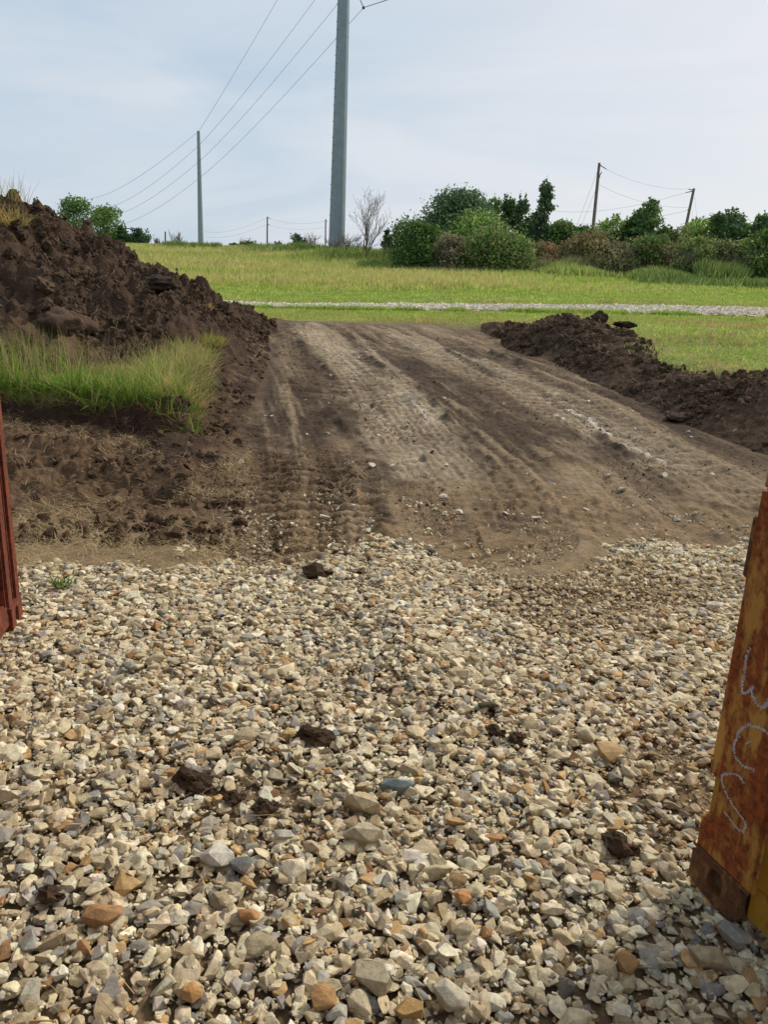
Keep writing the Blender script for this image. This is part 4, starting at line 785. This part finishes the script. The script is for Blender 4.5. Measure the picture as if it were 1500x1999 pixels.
far_t = [('round', 'tree', 'loose leafy tree behind the mound, left of the two', 'tree', 141, 384, 470, 76, 100, MDG + LTG[:1], 2600),
 ('round', 'tree', 'rounded pale green tree behind the mound, right of the loose tree', 'tree', 207, 400, 470, 70, 95, LTG + MDG, 3000),
 ('bush', 'shrub', 'small shrub showing left of the loose leafy tree', 'shrub', 106, 410, 460, 30, 98, MDG, 700),
 ('spire', 'conifer', 'dark conifer beside the T shaped wooden pole', 'tree', 236, 440, 480, 44, 92, DKG, 1400),
 ('bush', 'shrub', 'dark low tree right of the conifer at the field crest', 'shrub', 268, 444, 482, 46, 94, DKG + BLU, 1500),
 ('bush', 'shrub', 'grey sprig of shrub behind the top of the mound', 'shrub', 66, 384, 420, 22, 60, GRY + BLU, 500),
 ('bush', 'shrub', 'tiny dark bush on the crest left of the wide one', 'shrub', 457, 474, 492, 22, 96, DKG, 500),
 ('bush', 'shrub', 'wide low dark bush on the crest between the steel poles', 'shrub', 486, 470, 494, 44, 98, OLV + DKG, 1200),
 ('bush', 'shrub', 'small olive bush on the crest right of the thin wooden pole', 'shrub', 545, 472, 492, 26, 97, OLV, 600),
 ('bush', 'conifer', 'dark pointed bush on the crest left of the big steel pole', 'tree', 578, 456, 492, 36, 90, BLU, 1200),
 ('spire', 'cypress', 'small dark cypress between the bare tree and the hedgerow', 'tree', 757, 447, 495, 30, 78, DKG, 1400),
 ('bush', 'shrub', 'small green bush on the crest left of the far steel pole', 'shrub', 325, 473, 490, 30, 92, LTG + OLV, 700)]
for i, a in enumerate(far_t): plant(*a[:7], a[7] * 1.12, a[8], [(q * .8 + q.mean() * .2) * 1.35 for q in a[9]], int(a[10] * 1.5), seed=1200 + i, group='trees and bushes along the field crest')
def bare(label, u, vtop, vbase, wpx, dpt, stems, seed, thick=.05, depth=3, group=None):
    g = np.random.default_rng(seed); top = at_y(u, vtop, dpt); z0 = float(ground(np.array([top[0]]), np.array([dpt]), False)[0]); h = top[2] - z0; w = wpx / FPX * dpt
    segs, grow = branches(h, w, thick, depth, g, True)
    for i in range(stems):
        a = g.uniform(0, 6.28) if stems > 3 else i * 2.1 + .3; e = g.uniform(.1, .45) * min(1.2, w / h * 1.2); d = np.array([math.cos(a) * e, math.sin(a) * e, 1.]); d /= np.linalg.norm(d); grow(np.array([g.normal(0, .1), g.normal(0, .1), 0.]), d, h * g.uniform(.5, .66), thick, 0)
    pts = np.array([s[2] for s in segs]); k = h / pts[:, 2].max(); kw = min(1.5, (w / 2) / np.abs(pts[:, 0]).max()); kv = np.array([kw, kw, k])
    segs = [(np.array(a) * kv, max(r0, dpt * .00016), np.array(b2) * kv, max(r1, dpt * .00012)) for a, r0, b2, r1 in segs]
    V, F = limb(segs, 4); V[:, 2] = np.maximum(V[:, 2], -.1)
    o = mesh_obj('bare_tree', V, F, TWIG); o.location = (top[0], dpt, z0); tag(o, label, 'tree', group); return o
bare('leafless grey tree with forking stems right of the big steel pole', 716, 366, 515, 96, 62, 4, 31, .07, 4)
BG = 'leafless scrub on the crest'
for i, (u, vt, w, d, lab) in enumerate(((690, 452, 60, 64, 'low leafless scrub between the big steel pole and the bare tree'), (757, 470, 40, 63, 'thin twiggy scrub at the right foot of the bare tree'), (660, 462, 50, 66, 'low twigs in front of the foot of the big steel pole'), (608, 452, 40, 90, 'faint bare sapling right of the dark pointed bush'), (342, 448, 26, 92, 'faint bare sapling left of the far steel pole'), (306, 462, 16, 92, 'tiny bare twig left of the short wooden post'), (470, 462, 18, 96, 'tiny bare twigs above the wide low bush'),
                                    (892, 455, 50, 54.3, 'grey bare twigs in front of the thin half dead shrub'), (1225, 478, 90, 53, 'grey bare stems in front of the grey green thicket'), (1330, 478, 80, 51.5, 'grey bare stems under the right leaning pole'), (1392, 485, 60, 50.6, 'tall pale bare stems right of the grey stems under the pole'), (1440, 480, 70, 50.2, 'tangled grey bare stems near the right edge'), (1110, 490, 60, 54.5, 'brown bare twigs below the columnar poplar'))):
    bare(lab, u, vt, 0, w, d, 7, 40 + i, .025, 3, BG)

# ------------------------------------------------------------------ steel transmission poles, wooden poles and wires
STEEL = flat_mat('galvanised_steel', lin(128, 142, 148), .55, .25, 1.5, .12, .1, 12); WOOD = flat_mat('weathered_pole_wood', lin(112, 100, 90), .9, 0, 3, .2, .3, 25); WIRE = flat_mat('aluminium_wire', lin(112, 120, 130), .6, .3, 2, .1, 0); WIREL = flat_mat('pale_wire', lin(140, 146, 152), .6, .1, 2, .1, 0); GLASSY = flat_mat('dark_insulator', lin(70, 74, 80), .4, 0, 4, .1, 0)
def taper(name, h, r0, r1, n, m, parent, rot=0):
    bm = bmesh.new(); rings = []
    for i in range(9):
        t_ = i / 8; r_ = r0 + (r1 - r0) * t_; rings.append([bm.verts.new((math.cos(a) * r_, math.sin(a) * r_, h * t_)) for a in [2 * math.pi * k / n + rot for k in range(n)]])
    for A1, B1 in zip(rings, rings[1:]):
        for k in range(n): bm.faces.new((A1[k], A1[(k + 1) % n], B1[(k + 1) % n], B1[k]))
    bm.faces.new(rings[-1]); bm.faces.new(rings[0][::-1]); bm.normal_update(); return bm_obj(name, bm, m, parent)
def tube(name, pts, r, m, parent=None, n=6):
    segs = [(pts[i], r, pts[i + 1], r) for i in range(len(pts) - 1)]; V, F = limb(segs, n); return mesh_obj(name, V, F, m, parent, smooth=True)
def steel_pole(label, u, dpt, ztop, r0, r1, zb, bolts):
    b0 = at_y(u, 480, dpt); o = empty('transmission_pole', (b0[0], dpt, zb)); tag(o, label, 'power pole', 'steel transmission poles'); h = ztop - zb
    taper('shaft', h, r0, r1, 12, STEEL, o, .2)
    if bolts:
        V, F = [], []; 
        segs = []
        for i in range(46):
            z = 3.2 + i * .62; r_ = r0 + (r1 - r0) * z / h; a = R(205 + 18 * (i % 2)); d = np.array([math.cos(a), math.sin(a), 0]); segs.append((d * (r_ - .05) + [0, 0, z], .022, d * (r_ + .09) + [0, 0, z], .022))
        V, F = limb(segs, 5); s_ = mesh_obj('step_bolt', V, F, GLASSY, o); s_['kind'] = 'stuff'
        for z in (2.0, 17.0):
            r_ = r0 + (r1 - r0) * z / h; bm = bmesh.new(); bmesh.ops.create_cone(bm, segments=12, radius1=r_ + .012, radius2=r_ + .010, depth=.06, cap_ends=True); bmesh.ops.rotate(bm, verts=bm.verts[:], cent=(0, 0, 0), matrix=Matrix.Rotation(.2, 3, 'Z')); bmesh.ops.translate(bm, verts=bm.verts[:], vec=(0, 0, z)); bm_obj('joint_band', bm, STEEL, o)
        bm = bmesh.new(); bmesh.ops.create_cone(bm, segments=20, radius1=r0 + .35, radius2=r0 + .35, depth=.5, cap_ends=True); bm_obj('concrete_footing', bm, flat_mat('concrete', lin(150, 146, 138), .9), o)
    return o
def pz(u, v, d): return np.array(at_y(u, v, d))
NZ = pz(676, -236, 70)[2]; Np = steel_pole('big grey steel transmission pole rising out of the top of the picture', 657.5, 70, NZ, .73, .40, float(ground(np.array([-5.4]), np.array([70.]))[0]), True)
FZ = pz(388, 256, 180)[2]; Fp = steel_pole('slender grey steel transmission pole in the distance left of the big one', 392, 180, FZ, .70, .34, 4.4, False)
Tp = steel_pole('farthest steel pole tip behind the loose tree on the left', 147, 430, pz(147, 388, 430)[2], .7, .4, 4.4, False)
def span(label, p0, p1, sag, r=.018, n=40, group='transmission line conductors', k=.00018, m=None):
    t_ = np.linspace(0, 1, n + 1); pts = np.array(p0)[None] * (1 - t_)[:, None] + np.array(p1)[None] * t_[:, None]; pts[:, 2] -= sag * 4 * t_ * (1 - t_)
    dd = np.linalg.norm(pts[:, :], axis=1); V, F = limb([(pts[i], max(r, dd[i] * k), pts[i + 1], max(r, dd[i + 1] * k)) for i in range(n)], 5)
    o = mesh_obj('power_line', V, F, m or WIRE); tag(o, label, 'wire', group); return o
cn = [pz(676, -236, 70), pz(708, -128, 71.3), pz(710, -55, 71.3), pz(710, 15, 71.3)]; cf = [pz(388, 256, 180), pz(391, 281, 180.4), pz(391, 313, 180.4), pz(391, 346, 180.4)]; ct = [pz(147, 390, 430), pz(147, 402, 430), pz(147, 412, 430), pz(147, 424, 430)]
on = ['top', 'second', 'third', 'lowest']
for i in range(4):
    span('%s wire between the big steel pole and the slender steel pole' % on[i], cn[i], cf[i], .75 if i else .4, .012 if i == 0 else .018)
    span('%s wire running left from the slender steel pole toward the trees' % on[i], cf[i], ct[i], (4.2, 6.5, 7.0, 7.5)[i], k=.00015)
    if i: tube('insulator', [(0 + .45, .2, cn[i][2] + 1.9 - Np.location.z), (cn[i][0] - Np.location.x, cn[i][1] - 70, cn[i][2] - Np.location.z)], .035, GLASSY, Np); tube('insulator', [(0, .2, cf[i][2] - Fp.location.z + .5), (cf[i][0] - Fp.location.x, .4, cf[i][2] - Fp.location.z)], .05, GLASSY, Fp)
bm = bmesh.new(); bmesh.ops.create_icosphere(bm, subdivisions=2, radius=.13); bmesh.ops.translate(bm, verts=bm.verts[:], vec=(cn[3][0] - Np.location.x, cn[3][1] - 70, cn[3][2] - Np.location.z)); bm_obj('clamp', bm, GLASSY, Np)
e4 = pz(762, -2, 64); e4 = cn[3] + (e4 - cn[3]) * 5
span('short wire leaving the insulator clamp to the right of the big steel pole', cn[3], e4, 0.0, .03, 6, 'transmission line conductors')

def wood_pole(label, ut, vt, ub, vb, dpt, r, arms=(), group='wooden utility poles', cross=None):
    a = pz(ut, vt, dpt); b0 = pz(ub, vb, dpt); zg = float(ground(np.array([b0[0]]), np.array([dpt]), False)[0]); d = (b0 - a) / (a[2] - b0[2]); base = a + d * (a[2] - zg)
    o = empty('utility_pole', tuple(base)); tag(o, label, 'power pole', group); top = a - base
    V, F = limb([((0, 0, -.3), r, top * .5, r * .88), (top * .5, r * .88, top, r * .72)], 10); mesh_obj('pole', V, F, WOOD, o, smooth=True)
    for (du, dv, eu, ev) in arms:
        q0 = pz(du, dv, dpt) - base; q1 = pz(eu, ev, dpt) - base; V, F = limb([(q0, .05, q1, .04)], 6); mesh_obj('insulator', V, F, GLASSY, o, smooth=True)
    if cross:
        for (du, dv, eu, ev) in cross: V, F = limb([(pz(du, dv, dpt - .2) - base, .07, pz(eu, ev, dpt - .2) - base, .07)], 4); mesh_obj('crossarm', V, F, WOOD, o)
    return o
wood_pole('taller leaning wooden pole rising out of the hedgerow', 1171, 318, 1158, 450, 72, .16, [(1172, 322, 1185, 330), (1170, 345, 1176, 336), (1169, 352, 1172, 344)])
wood_pole('shorter leaning wooden pole right of the taller one', 1356, 368, 1338, 452, 80, .17, [(1354, 371, 1345, 369), (1354, 373, 1340, 376), (1349, 407, 1343, 410)])
wood_pole('thin wooden pole on the horizon between the two steel poles', 522, 423, 521.5, 487, 120, .14, [(522, 424, 528, 427), (522, 437, 526, 439)])
wood_pole('thin wooden pole just left of the foot of the big steel pole', 636, 428, 635.5, 485, 125, .14, [(636, 431, 640, 432)])
wood_pole('short thin wooden post on the crest left of the far steel pole', 322.5, 452, 322.5, 478, 130, .16)
wood_pole('wooden pole with two crossarms above the dark conifer', 245, 441, 245, 478, 105, .14, [], cross=[(235, 445, 254, 446.5), (237, 451, 251, 452)])
LG = 'thin distribution wires between the wooden poles'
def wspan(label, a, da, b2, db, sag, r=.012): span(label, pz(*a, da), pz(*b2, db), sag, r, 24, LG, .00013 if da < 100 else .0001, WIREL)
wspan('upper wire between the two leaning wooden poles', (1185, 331), 72, (1345, 369), 80, .45)
wspan('lower wire between the two leaning wooden poles', (1171, 361), 72, (1343, 405), 80, .5)
wspan('wire running left from the shorter leaning pole over the columnar poplar', (1340, 376), 80, (1085, 412), 110, .7)
wspan('faint low wire running left from the shorter leaning pole', (1343, 411), 80, (1110, 436), 110, .5)
wspan('left guy wire of the taller leaning pole', (1169, 330), 72, (1124, 448), 70, 0)
wspan('inner guy wire of the taller leaning pole', (1167, 362), 72, (1134, 446), 70, 0)
wspan('straight cable down the right side of the taller leaning pole', (1171, 350), 71.6, (1162, 452), 71.6, 0)
wspan('long guy wire right of the shorter leaning pole', (1357, 384), 80, (1363, 436), 78, 0)
wspan('short guy wire right of the shorter leaning pole', (1353, 410), 80, (1352, 436), 78, 0)
wspan('upper faint wire between the two thin horizon poles', (527, 427), 120, (636, 431), 125, .55)
wspan('lower faint wire between the two thin horizon poles', (523, 439), 120, (636, 443), 125, .5)
wspan('upper faint wire left of the thin horizon pole', (520, 426), 120, (400, 452), 200, .9)
wspan('lower faint wire left of the thin horizon pole', (520, 439), 120, (400, 462), 200, .8)

# ------------------------------------------------------------------ rusty containers
def rust_mat(name, paint, rust1, rust2, amt, scl=1.0, streak=True):
    m, t, b = mat(name); tc = N(t, 'ShaderNodeTexCoord'); mp = N(t, 'ShaderNodeMapping'); mp.inputs['Scale'].default_value = (1, 1, .38 if streak else 1); t.links.new(tc.outputs['Object'], mp.inputs[0])
    n1 = N(t, 'ShaderNodeTexNoise'); n1.inputs['Scale'].default_value = 14 * scl; n1.inputs['Detail'].default_value = 9; n1.inputs['Roughness'].default_value = .72; t.links.new(mp.outputs[0], n1.inputs[0])
    n0 = N(t, 'ShaderNodeTexNoise'); n0.inputs['Scale'].default_value = 3.1 * scl; n0.inputs['Detail'].default_value = 4; t.links.new(tc.outputs['Object'], n0.inputs[0])
    ad = N(t, 'ShaderNodeMath', operation='MULTIPLY_ADD'); ad.inputs[1].default_value = .8; t.links.new(n0.outputs[0], ad.inputs[0]); t.links.new(n1.outputs[0], ad.inputs[2])
    r = N(t, 'ShaderNodeMapRange'); r.inputs[1].default_value = .9 - amt * .1; r.inputs[2].default_value = 1.0 - amt * .1; t.links.new(ad.outputs[0], r.inputs[0])
    n2 = N(t, 'ShaderNodeTexNoise'); n2.inputs['Scale'].default_value = 40 * scl; n2.inputs['Detail'].default_value = 8; n2.inputs['Roughness'].default_value = .7; t.links.new(tc.outputs['Object'], n2.inputs[0])
    rr = N(t, 'ShaderNodeValToRGB'); rr.color_ramp.elements[0].position = .35; rr.color_ramp.elements[1].position = .68; rr.color_ramp.elements[0].color = (*rust1, 1); rr.color_ramp.elements[1].color = (*rust2, 1); t.links.new(n2.outputs[0], rr.inputs[0])
    pr = N(t, 'ShaderNodeValToRGB'); pr.color_ramp.elements[0].position = .3; pr.color_ramp.elements[1].position = .7; pr.color_ramp.elements[0].color = (*(paint * .62), 1); pr.color_ramp.elements[1].color = (*(paint * 1.15), 1); t.links.new(n1.outputs[0], pr.inputs[0])
    mx = N(t, 'ShaderNodeMix', data_type='RGBA'); t.links.new(r.outputs[0], mx.inputs[0]); t.links.new(pr.outputs[0], mx.inputs[6]); t.links.new(rr.outputs[0], mx.inputs[7]); t.links.new(mx.outputs[2], b.inputs['Base Color'])
    rg = N(t, 'ShaderNodeMapRange'); rg.inputs[3].default_value = .5; rg.inputs[4].default_value = .95; t.links.new(r.outputs[0], rg.inputs[0]); t.links.new(rg.outputs[0], b.inputs['Roughness'])
    ab = N(t, 'ShaderNodeMath', operation='MULTIPLY_ADD'); ab.inputs[1].default_value = .5; t.links.new(r.outputs[0], ab.inputs[0]); t.links.new(n2.outputs[0], ab.inputs[2]); bump(t, b, ab.outputs[0], .5, .006); return m
YEL = rust_mat('rusted_yellow_paint', lin(212, 160, 72), lin(84, 42, 22), lin(184, 100, 46), .85); YEL2 = rust_mat('yellow_paint', lin(188, 148, 44), lin(90, 50, 24), lin(120, 70, 32), -.4); RUST = rust_mat('rusted_casting', lin(160, 118, 66), lin(74, 48, 34), lin(132, 92, 60), 1.1, 1.6)
REDM = rust_mat('rusted_red_paint', lin(156, 78, 50), lin(62, 30, 20), lin(134, 64, 36), 1.0, 1.3); DARK = flat_mat('dark_hollow', lin(30, 22, 18), .95)
CHALK = flat_mat('white_chalk', lin(214, 212, 214), 1, 0, 60, .25, .8, 200)
def box(bm, x0, x1, y0, y1, z0, z1):
    vs = [bm.verts.new(p) for p in ((x0, y0, z0), (x1, y0, z0), (x1, y1, z0), (x0, y1, z0), (x0, y0, z1), (x1, y0, z1), (x1, y1, z1), (x0, y1, z1))]
    for f in ((0, 3, 2, 1), (4, 5, 6, 7), (0, 1, 5, 4), (1, 2, 6, 5), (2, 3, 7, 6), (3, 0, 4, 7)): bm.faces.new([vs[i] for i in f])
def bbox_obj(name, boxes, m, parent, bev=.006):
    bm = bmesh.new()
    for q in boxes: box(bm, *q)
    if bev: bmesh.ops.bevel(bm, geom=bm.edges[:], offset=bev, segments=2, affect='EDGES', clamp_overlap=True)
    return bm_obj(name, bm, m, parent)
def plate_hole(bm, w, h, cx, cz, rx, rz, th, nseg=28, k=0.0):
    """plate in x (0..w), z (0..h) at y=0, thickness th toward +y, with an oval through-hole"""
    def ring(y, outer):
        o_ = []
        for i in range(nseg):
            a = 2 * math.pi * i / nseg; c, s = math.cos(a), math.sin(a)
            if outer:
                tx = ((w - cx) if c > 0 else cx) / max(abs(c), 1e-6); tz = ((h - cz) if s > 0 else cz) / max(abs(s), 1e-6); t_ = min(tx, tz); o_.append(bm.verts.new((cx + c * t_, y, cz + s * t_)))
            else: o_.append(bm.verts.new((cx + abs(c) ** .75 * math.copysign(rx, c), y, cz + abs(s) ** .75 * math.copysign(rz, s))))
        return o_
    of, inf, ob, inb = ring(0, True), ring(0, False), ring(th, True), ring(th, False)
    for i in range(nseg):
        j = (i + 1) % nseg
        bm.faces.new((of[i], of[j], inf[j], inf[i])); bm.faces.new((inf[i], inf[j], inb[j], inb[i])); bm.faces.new((ob[j], ob[i], inb[i], inb[j])); bm.faces.new((of[j], of[i], ob[i], ob[j]))
def casting(parent, w, d, h, m, mir=1):
    """corner casting occupying x 0..w, y 0..d, z 0..h: pierced plates on y=0 and x=0, solid elsewhere"""
    bm = bmesh.new(); plate_hole(bm, w, h, w * .52, h * .5, .026, .042, .03)
    bm2 = bmesh.new(); plate_hole(bm2, d - .062, h - .002, (d - .062) / 2, h * .5, .03, .04, .028)
    for v in bm2.verts: x_, y_, z_ = v.co; v.co = (y_ + .0015, .031 + x_, z_ + .001)
    me = bpy.data.meshes.new('t'); bm2.to_mesh(me); bm2.free(); bm.from_mesh(me); bpy.data.meshes.remove(me)
    box(bm, w - .03, w - .001, .031, d - .031, .001, h - .001); box(bm, .001, w - .001, d - .03, d, .001, h - .001); box(bm, .031, w - .031, .031, d - .031, .001, .03); box(bm, .031, w - .031, .031, d - .031, h - .03, h - .001)
    bmesh.ops.recalc_face_normals(bm, faces=bm.faces[:])
    if mir < 0:
        for v in bm.verts: v.co.x = -v.co.x
        bmesh.ops.reverse_faces(bm, faces=bm.faces[:])
    return bm_obj('corner_casting', bm, m, parent)

# right container.  local x runs along the visible face towards the camera, local y into the container
c0 = at_z(1343, 1712, .02); c1 = at_z(1498, 1872, .02); ang = math.atan2(c1[1] - c0[1], c1[0] - c0[0])
box_r = empty('shipping_container', (c0[0], c0[1], .02), ang); tag(box_r, 'rusty yellow shipping container with white chalk marks at the right edge', 'container')
TILT = R(1.1); box_r.rotation_euler = (TILT, 0, ang)   # the box stands slightly out of plumb
HT = 2.59; MF = Matrix.Translation((c0[0], c0[1], .02)) @ Matrix.Rotation(ang, 4, 'Z') @ Matrix.Rotation(TILT, 4, 'X'); MI = MF.inverted()
ca = casting(box_r, .178, .162, .118, RUST)
bm = bmesh.new()       # corner post: front skin with the slot near its foot, leaning with the slight taper of the flange
pw = .205
def quad_prism(bm, pts, z0, z1):
    lo = [bm.verts.new((x, y, z0)) for x, y in pts]; hi = [bm.verts.new((x, y, z1)) for x, y in pts]; n = len(pts)
    for i in range(n): j = (i + 1) % n; bm.faces.new((lo[i], lo[j], hi[j], hi[i]))
    bm.faces.new(hi); bm.faces.new(lo[::-1])
# body above the slot, slot sides and foot
quad_prism(bm, [(.004, .0), (.004, .15), (pw, .15), (pw, .0)], .365, 1.16)
quad_prism(bm, [(.004, .0), (.004, .15), (pw, .15), (pw, .0)], .122, .225)
quad_prism(bm, [(.040, .0), (.040, .15), (pw, .15), (pw, .0)], .2255, .3645)
bmesh.ops.recalc_face_normals(bm, faces=bm.faces[:]); bmesh.ops.bevel(bm, geom=[e for e in bm.edges if abs(e.verts[0].co.z - e.verts[1].co.z) > .05], offset=.008, segments=2, affect='EDGES')
bm_obj('corner_post', bm, YEL, box_r)
bbox_obj('corner_post', [(.006, pw, .003, .15, 1.165, HT - .12)], YEL, box_r, .008)
bbox_obj('slot_lining', [(.006, .0395, .030, .145, .2255, .3645)], YEL2, box_r, 0)
bbox_obj('foot_flange', [(.0, pw, -.004, .0, .118, .130)], RUST, box_r, .002)
# fold line and weld seam along the foot of the post
bbox_obj('bottom_rail', [(.182, 5.9, .022, .10, .025, .15)], YEL2, box_r, .01)
# corrugated side wall
bm = bmesh.new(); prof = []; x = pw + .004
while x < 5.9:
    prof += [(x, .012), (x + .07, .012), (x + .14, .048), (x + .21, .048), (x + .278, .012)]; x += .278
prof = [p for i, p in enumerate(prof) if i == 0 or p[0] > prof[i - 1][0] + 1e-4]
lo = [bm.verts.new((x, y, .152)) for x, y in prof]; hi = [bm.verts.new((x, y, HT - .1)) for x, y in prof]
for i in range(len(prof) - 1): bm.faces.new((lo[i], lo[i + 1], hi[i + 1], hi[i]))
bmesh.ops.solidify(bm, geom=bm.faces[:], thickness=-.004)
bm_obj('side_wall', bm, YEL2, box_r)
bbox_obj('top_rail', [(.18, 5.9, .0, .08, HT - .09, HT)], YEL, box_r); bbox_obj('roof', [(.02, 5.9, .083, 2.4, HT - .06, HT - .02)], YEL2, box_r, 0)
bbox_obj('end_wall', [(.03, .07, .152, 2.28, .15, HT - .08)], YEL, box_r, 0); bbox_obj('end_sill', [(.0, .12, .165, 2.26, .01, .145)], RUST, box_r); bbox_obj('corner_post', [(.0, pw, 2.28, 2.43, .122, HT - .12)], YEL, box_r)
# hinge-like lock lugs showing high on the edge
for z in (.93, 1.7): bbox_obj('hinge', [(-.014, .02, .01, .07, z, z + .16)], RUST, box_r, .004)
# chalk strokes, laid on the post face where the photo shows them (1.5 mm proud)
nrm = np.array(MF.to_3x3() @ Vector((0, -1, 0))); og = np.array([c0[0], c0[1], .02])
def on_face(u, v):
    r = ray(u, v); cam_p = np.array([0, 0, CAMH]); t_ = ((og - cam_p) @ nrm) / (r @ nrm); p = cam_p + r * t_; q = MI @ Vector(p); return q.x, q.z
def chalk(path, w):
    P2 = np.array([on_face(*q) for q in path]); d = np.r_[0, np.cumsum(np.hypot(*np.diff(P2, axis=0).T))]; n = max(6, int(d[-1] / .0022)); s = np.linspace(0, d[-1], n)
    # smooth the corners
    px = np.interp(s, d, P2[:, 0]); pz_ = np.interp(s, d, P2[:, 1]); ker = np.ones(5) / 5
    if n > 12: px[2:-2] = np.convolve(px, ker, 'valid'); pz_[2:-2] = np.convolve(pz_, ker, 'valid')
    g = np.random.default_rng(int(path[0][0])); V, F = [], []
    for i in range(n - 1):
        if g.random() < .10: continue
        dx, dz_ = px[i + 1] - px[i], pz_[i + 1] - pz_[i]; L = math.hypot(dx, dz_) + 1e-9; nx, nz_ = -dz_ / L, dx / L
        for _ in range(3):
            o1 = g.normal(0, w * .28); ww_ = w * g.uniform(.12, .34); l_ = g.uniform(.7, 1.6); k = len(V) ; yv = -.0016 - g.uniform(0, .0006)
            for a_, b_ in ((-1, 0), (1, 0), (1, 1), (-1, 1)): V.append((px[i] + nx * (o1 + a_ * ww_) + dx * b_ * l_, yv, pz_[i] + nz_ * (o1 + a_ * ww_ * g.uniform(.6, 1)) + dz_ * b_ * l_))
            F.append((k, k + 1, k + 2, k + 3))
    return mesh_obj('chalk_mark', np.array(V), np.array(F), CHALK, box_r)
chalk([(1467, 1264), (1460, 1280), (1456, 1310), (1450, 1340), (1452, 1356), (1459, 1352), (1467, 1346), (1474, 1338)], .007)
chalk([(1474, 1338), (1469, 1350), (1476, 1370), (1490, 1383), (1500, 1374), (1508, 1355)], .009)
chalk([(1502, 1431), (1485, 1420), (1460, 1414), (1445, 1428), (1434, 1455), (1438, 1478), (1452, 1494), (1475, 1504)], .008)
chalk([(1457, 1456), (1461, 1450), (1469, 1447)], .005)
chalk([(1453, 1529), (1449, 1517), (1435, 1510), (1418, 1510), (1411, 1513), (1411, 1524), (1420, 1550), (1434, 1574), (1451, 1596), (1459, 1610), (1454, 1624), (1443, 1620), (1428, 1600), (1414, 1582)], .0065)

# left container: like the right one its far corner stands in view and its long side runs back past the camera
l0 = at_z(45, 1204, .0); AL = math.atan2(-.975, .22)
box_l = empty('shipping_container', (l0[0], l0[1], .0), AL); tag(box_l, 'dark red shipping container with a peeling corner post at the left edge', 'container')
# local x towards the camera, local -y into the container
def lb(name, boxes, m, bev=.006): return bbox_obj(name, boxes, m, box_l, bev)
cl = casting(box_l, .178, .162, .118, REDM)
for v in cl.data.vertices: v.co.y = -v.co.y
cl.data.flip_normals()
lb('corner_post', [(.004, .085, -.15, -.001, .122, HT - .12), (.085, .125, -.15, -.022, .122, HT - .12), (.125, .205, -.15, -.003, .122, HT - .12)], REDM, .012)
lb('foot_flange', [(.0, .205, -.10, .003, .118, .132)], REDM, .003)
lb('bottom_rail', [(.182, 5.9, -.10, -.012, .035, .15)], REDM, .01); lb('top_rail', [(.18, 5.9, -.08, .0, HT - .09, HT)], REDM)
lb('roof', [(.02, 5.9, -2.4, -.083, HT - .06, HT - .02)], REDM, 0); lb('end_wall', [(.03, .07, -2.28, -.152, .15, HT - .08)], REDM, 0); lb('end_sill', [(.0, .12, -2.26, -.165, .01, .145)], REDM); lb('corner_post', [(.0, .2, -2.43, -2.28, .122, HT - .12)], REDM)
bm = bmesh.new(); prof = []; x = .209
while x < 5.9: prof += [(x, -.048), (x + .07, -.048), (x + .14, -.012), (x + .21, -.012)]; x += .278
lo = [bm.verts.new((x, y, .152)) for x, y in prof]; hi = [bm.verts.new((x, y, HT - .1)) for x, y in prof]
for i in range(len(prof) - 1): bm.faces.new((lo[i], lo[i + 1], hi[i + 1], hi[i]))
bmesh.ops.solidify(bm, geom=bm.faces[:], thickness=.004)
bm_obj('side_wall', bm, REDM, box_l)
print('done')
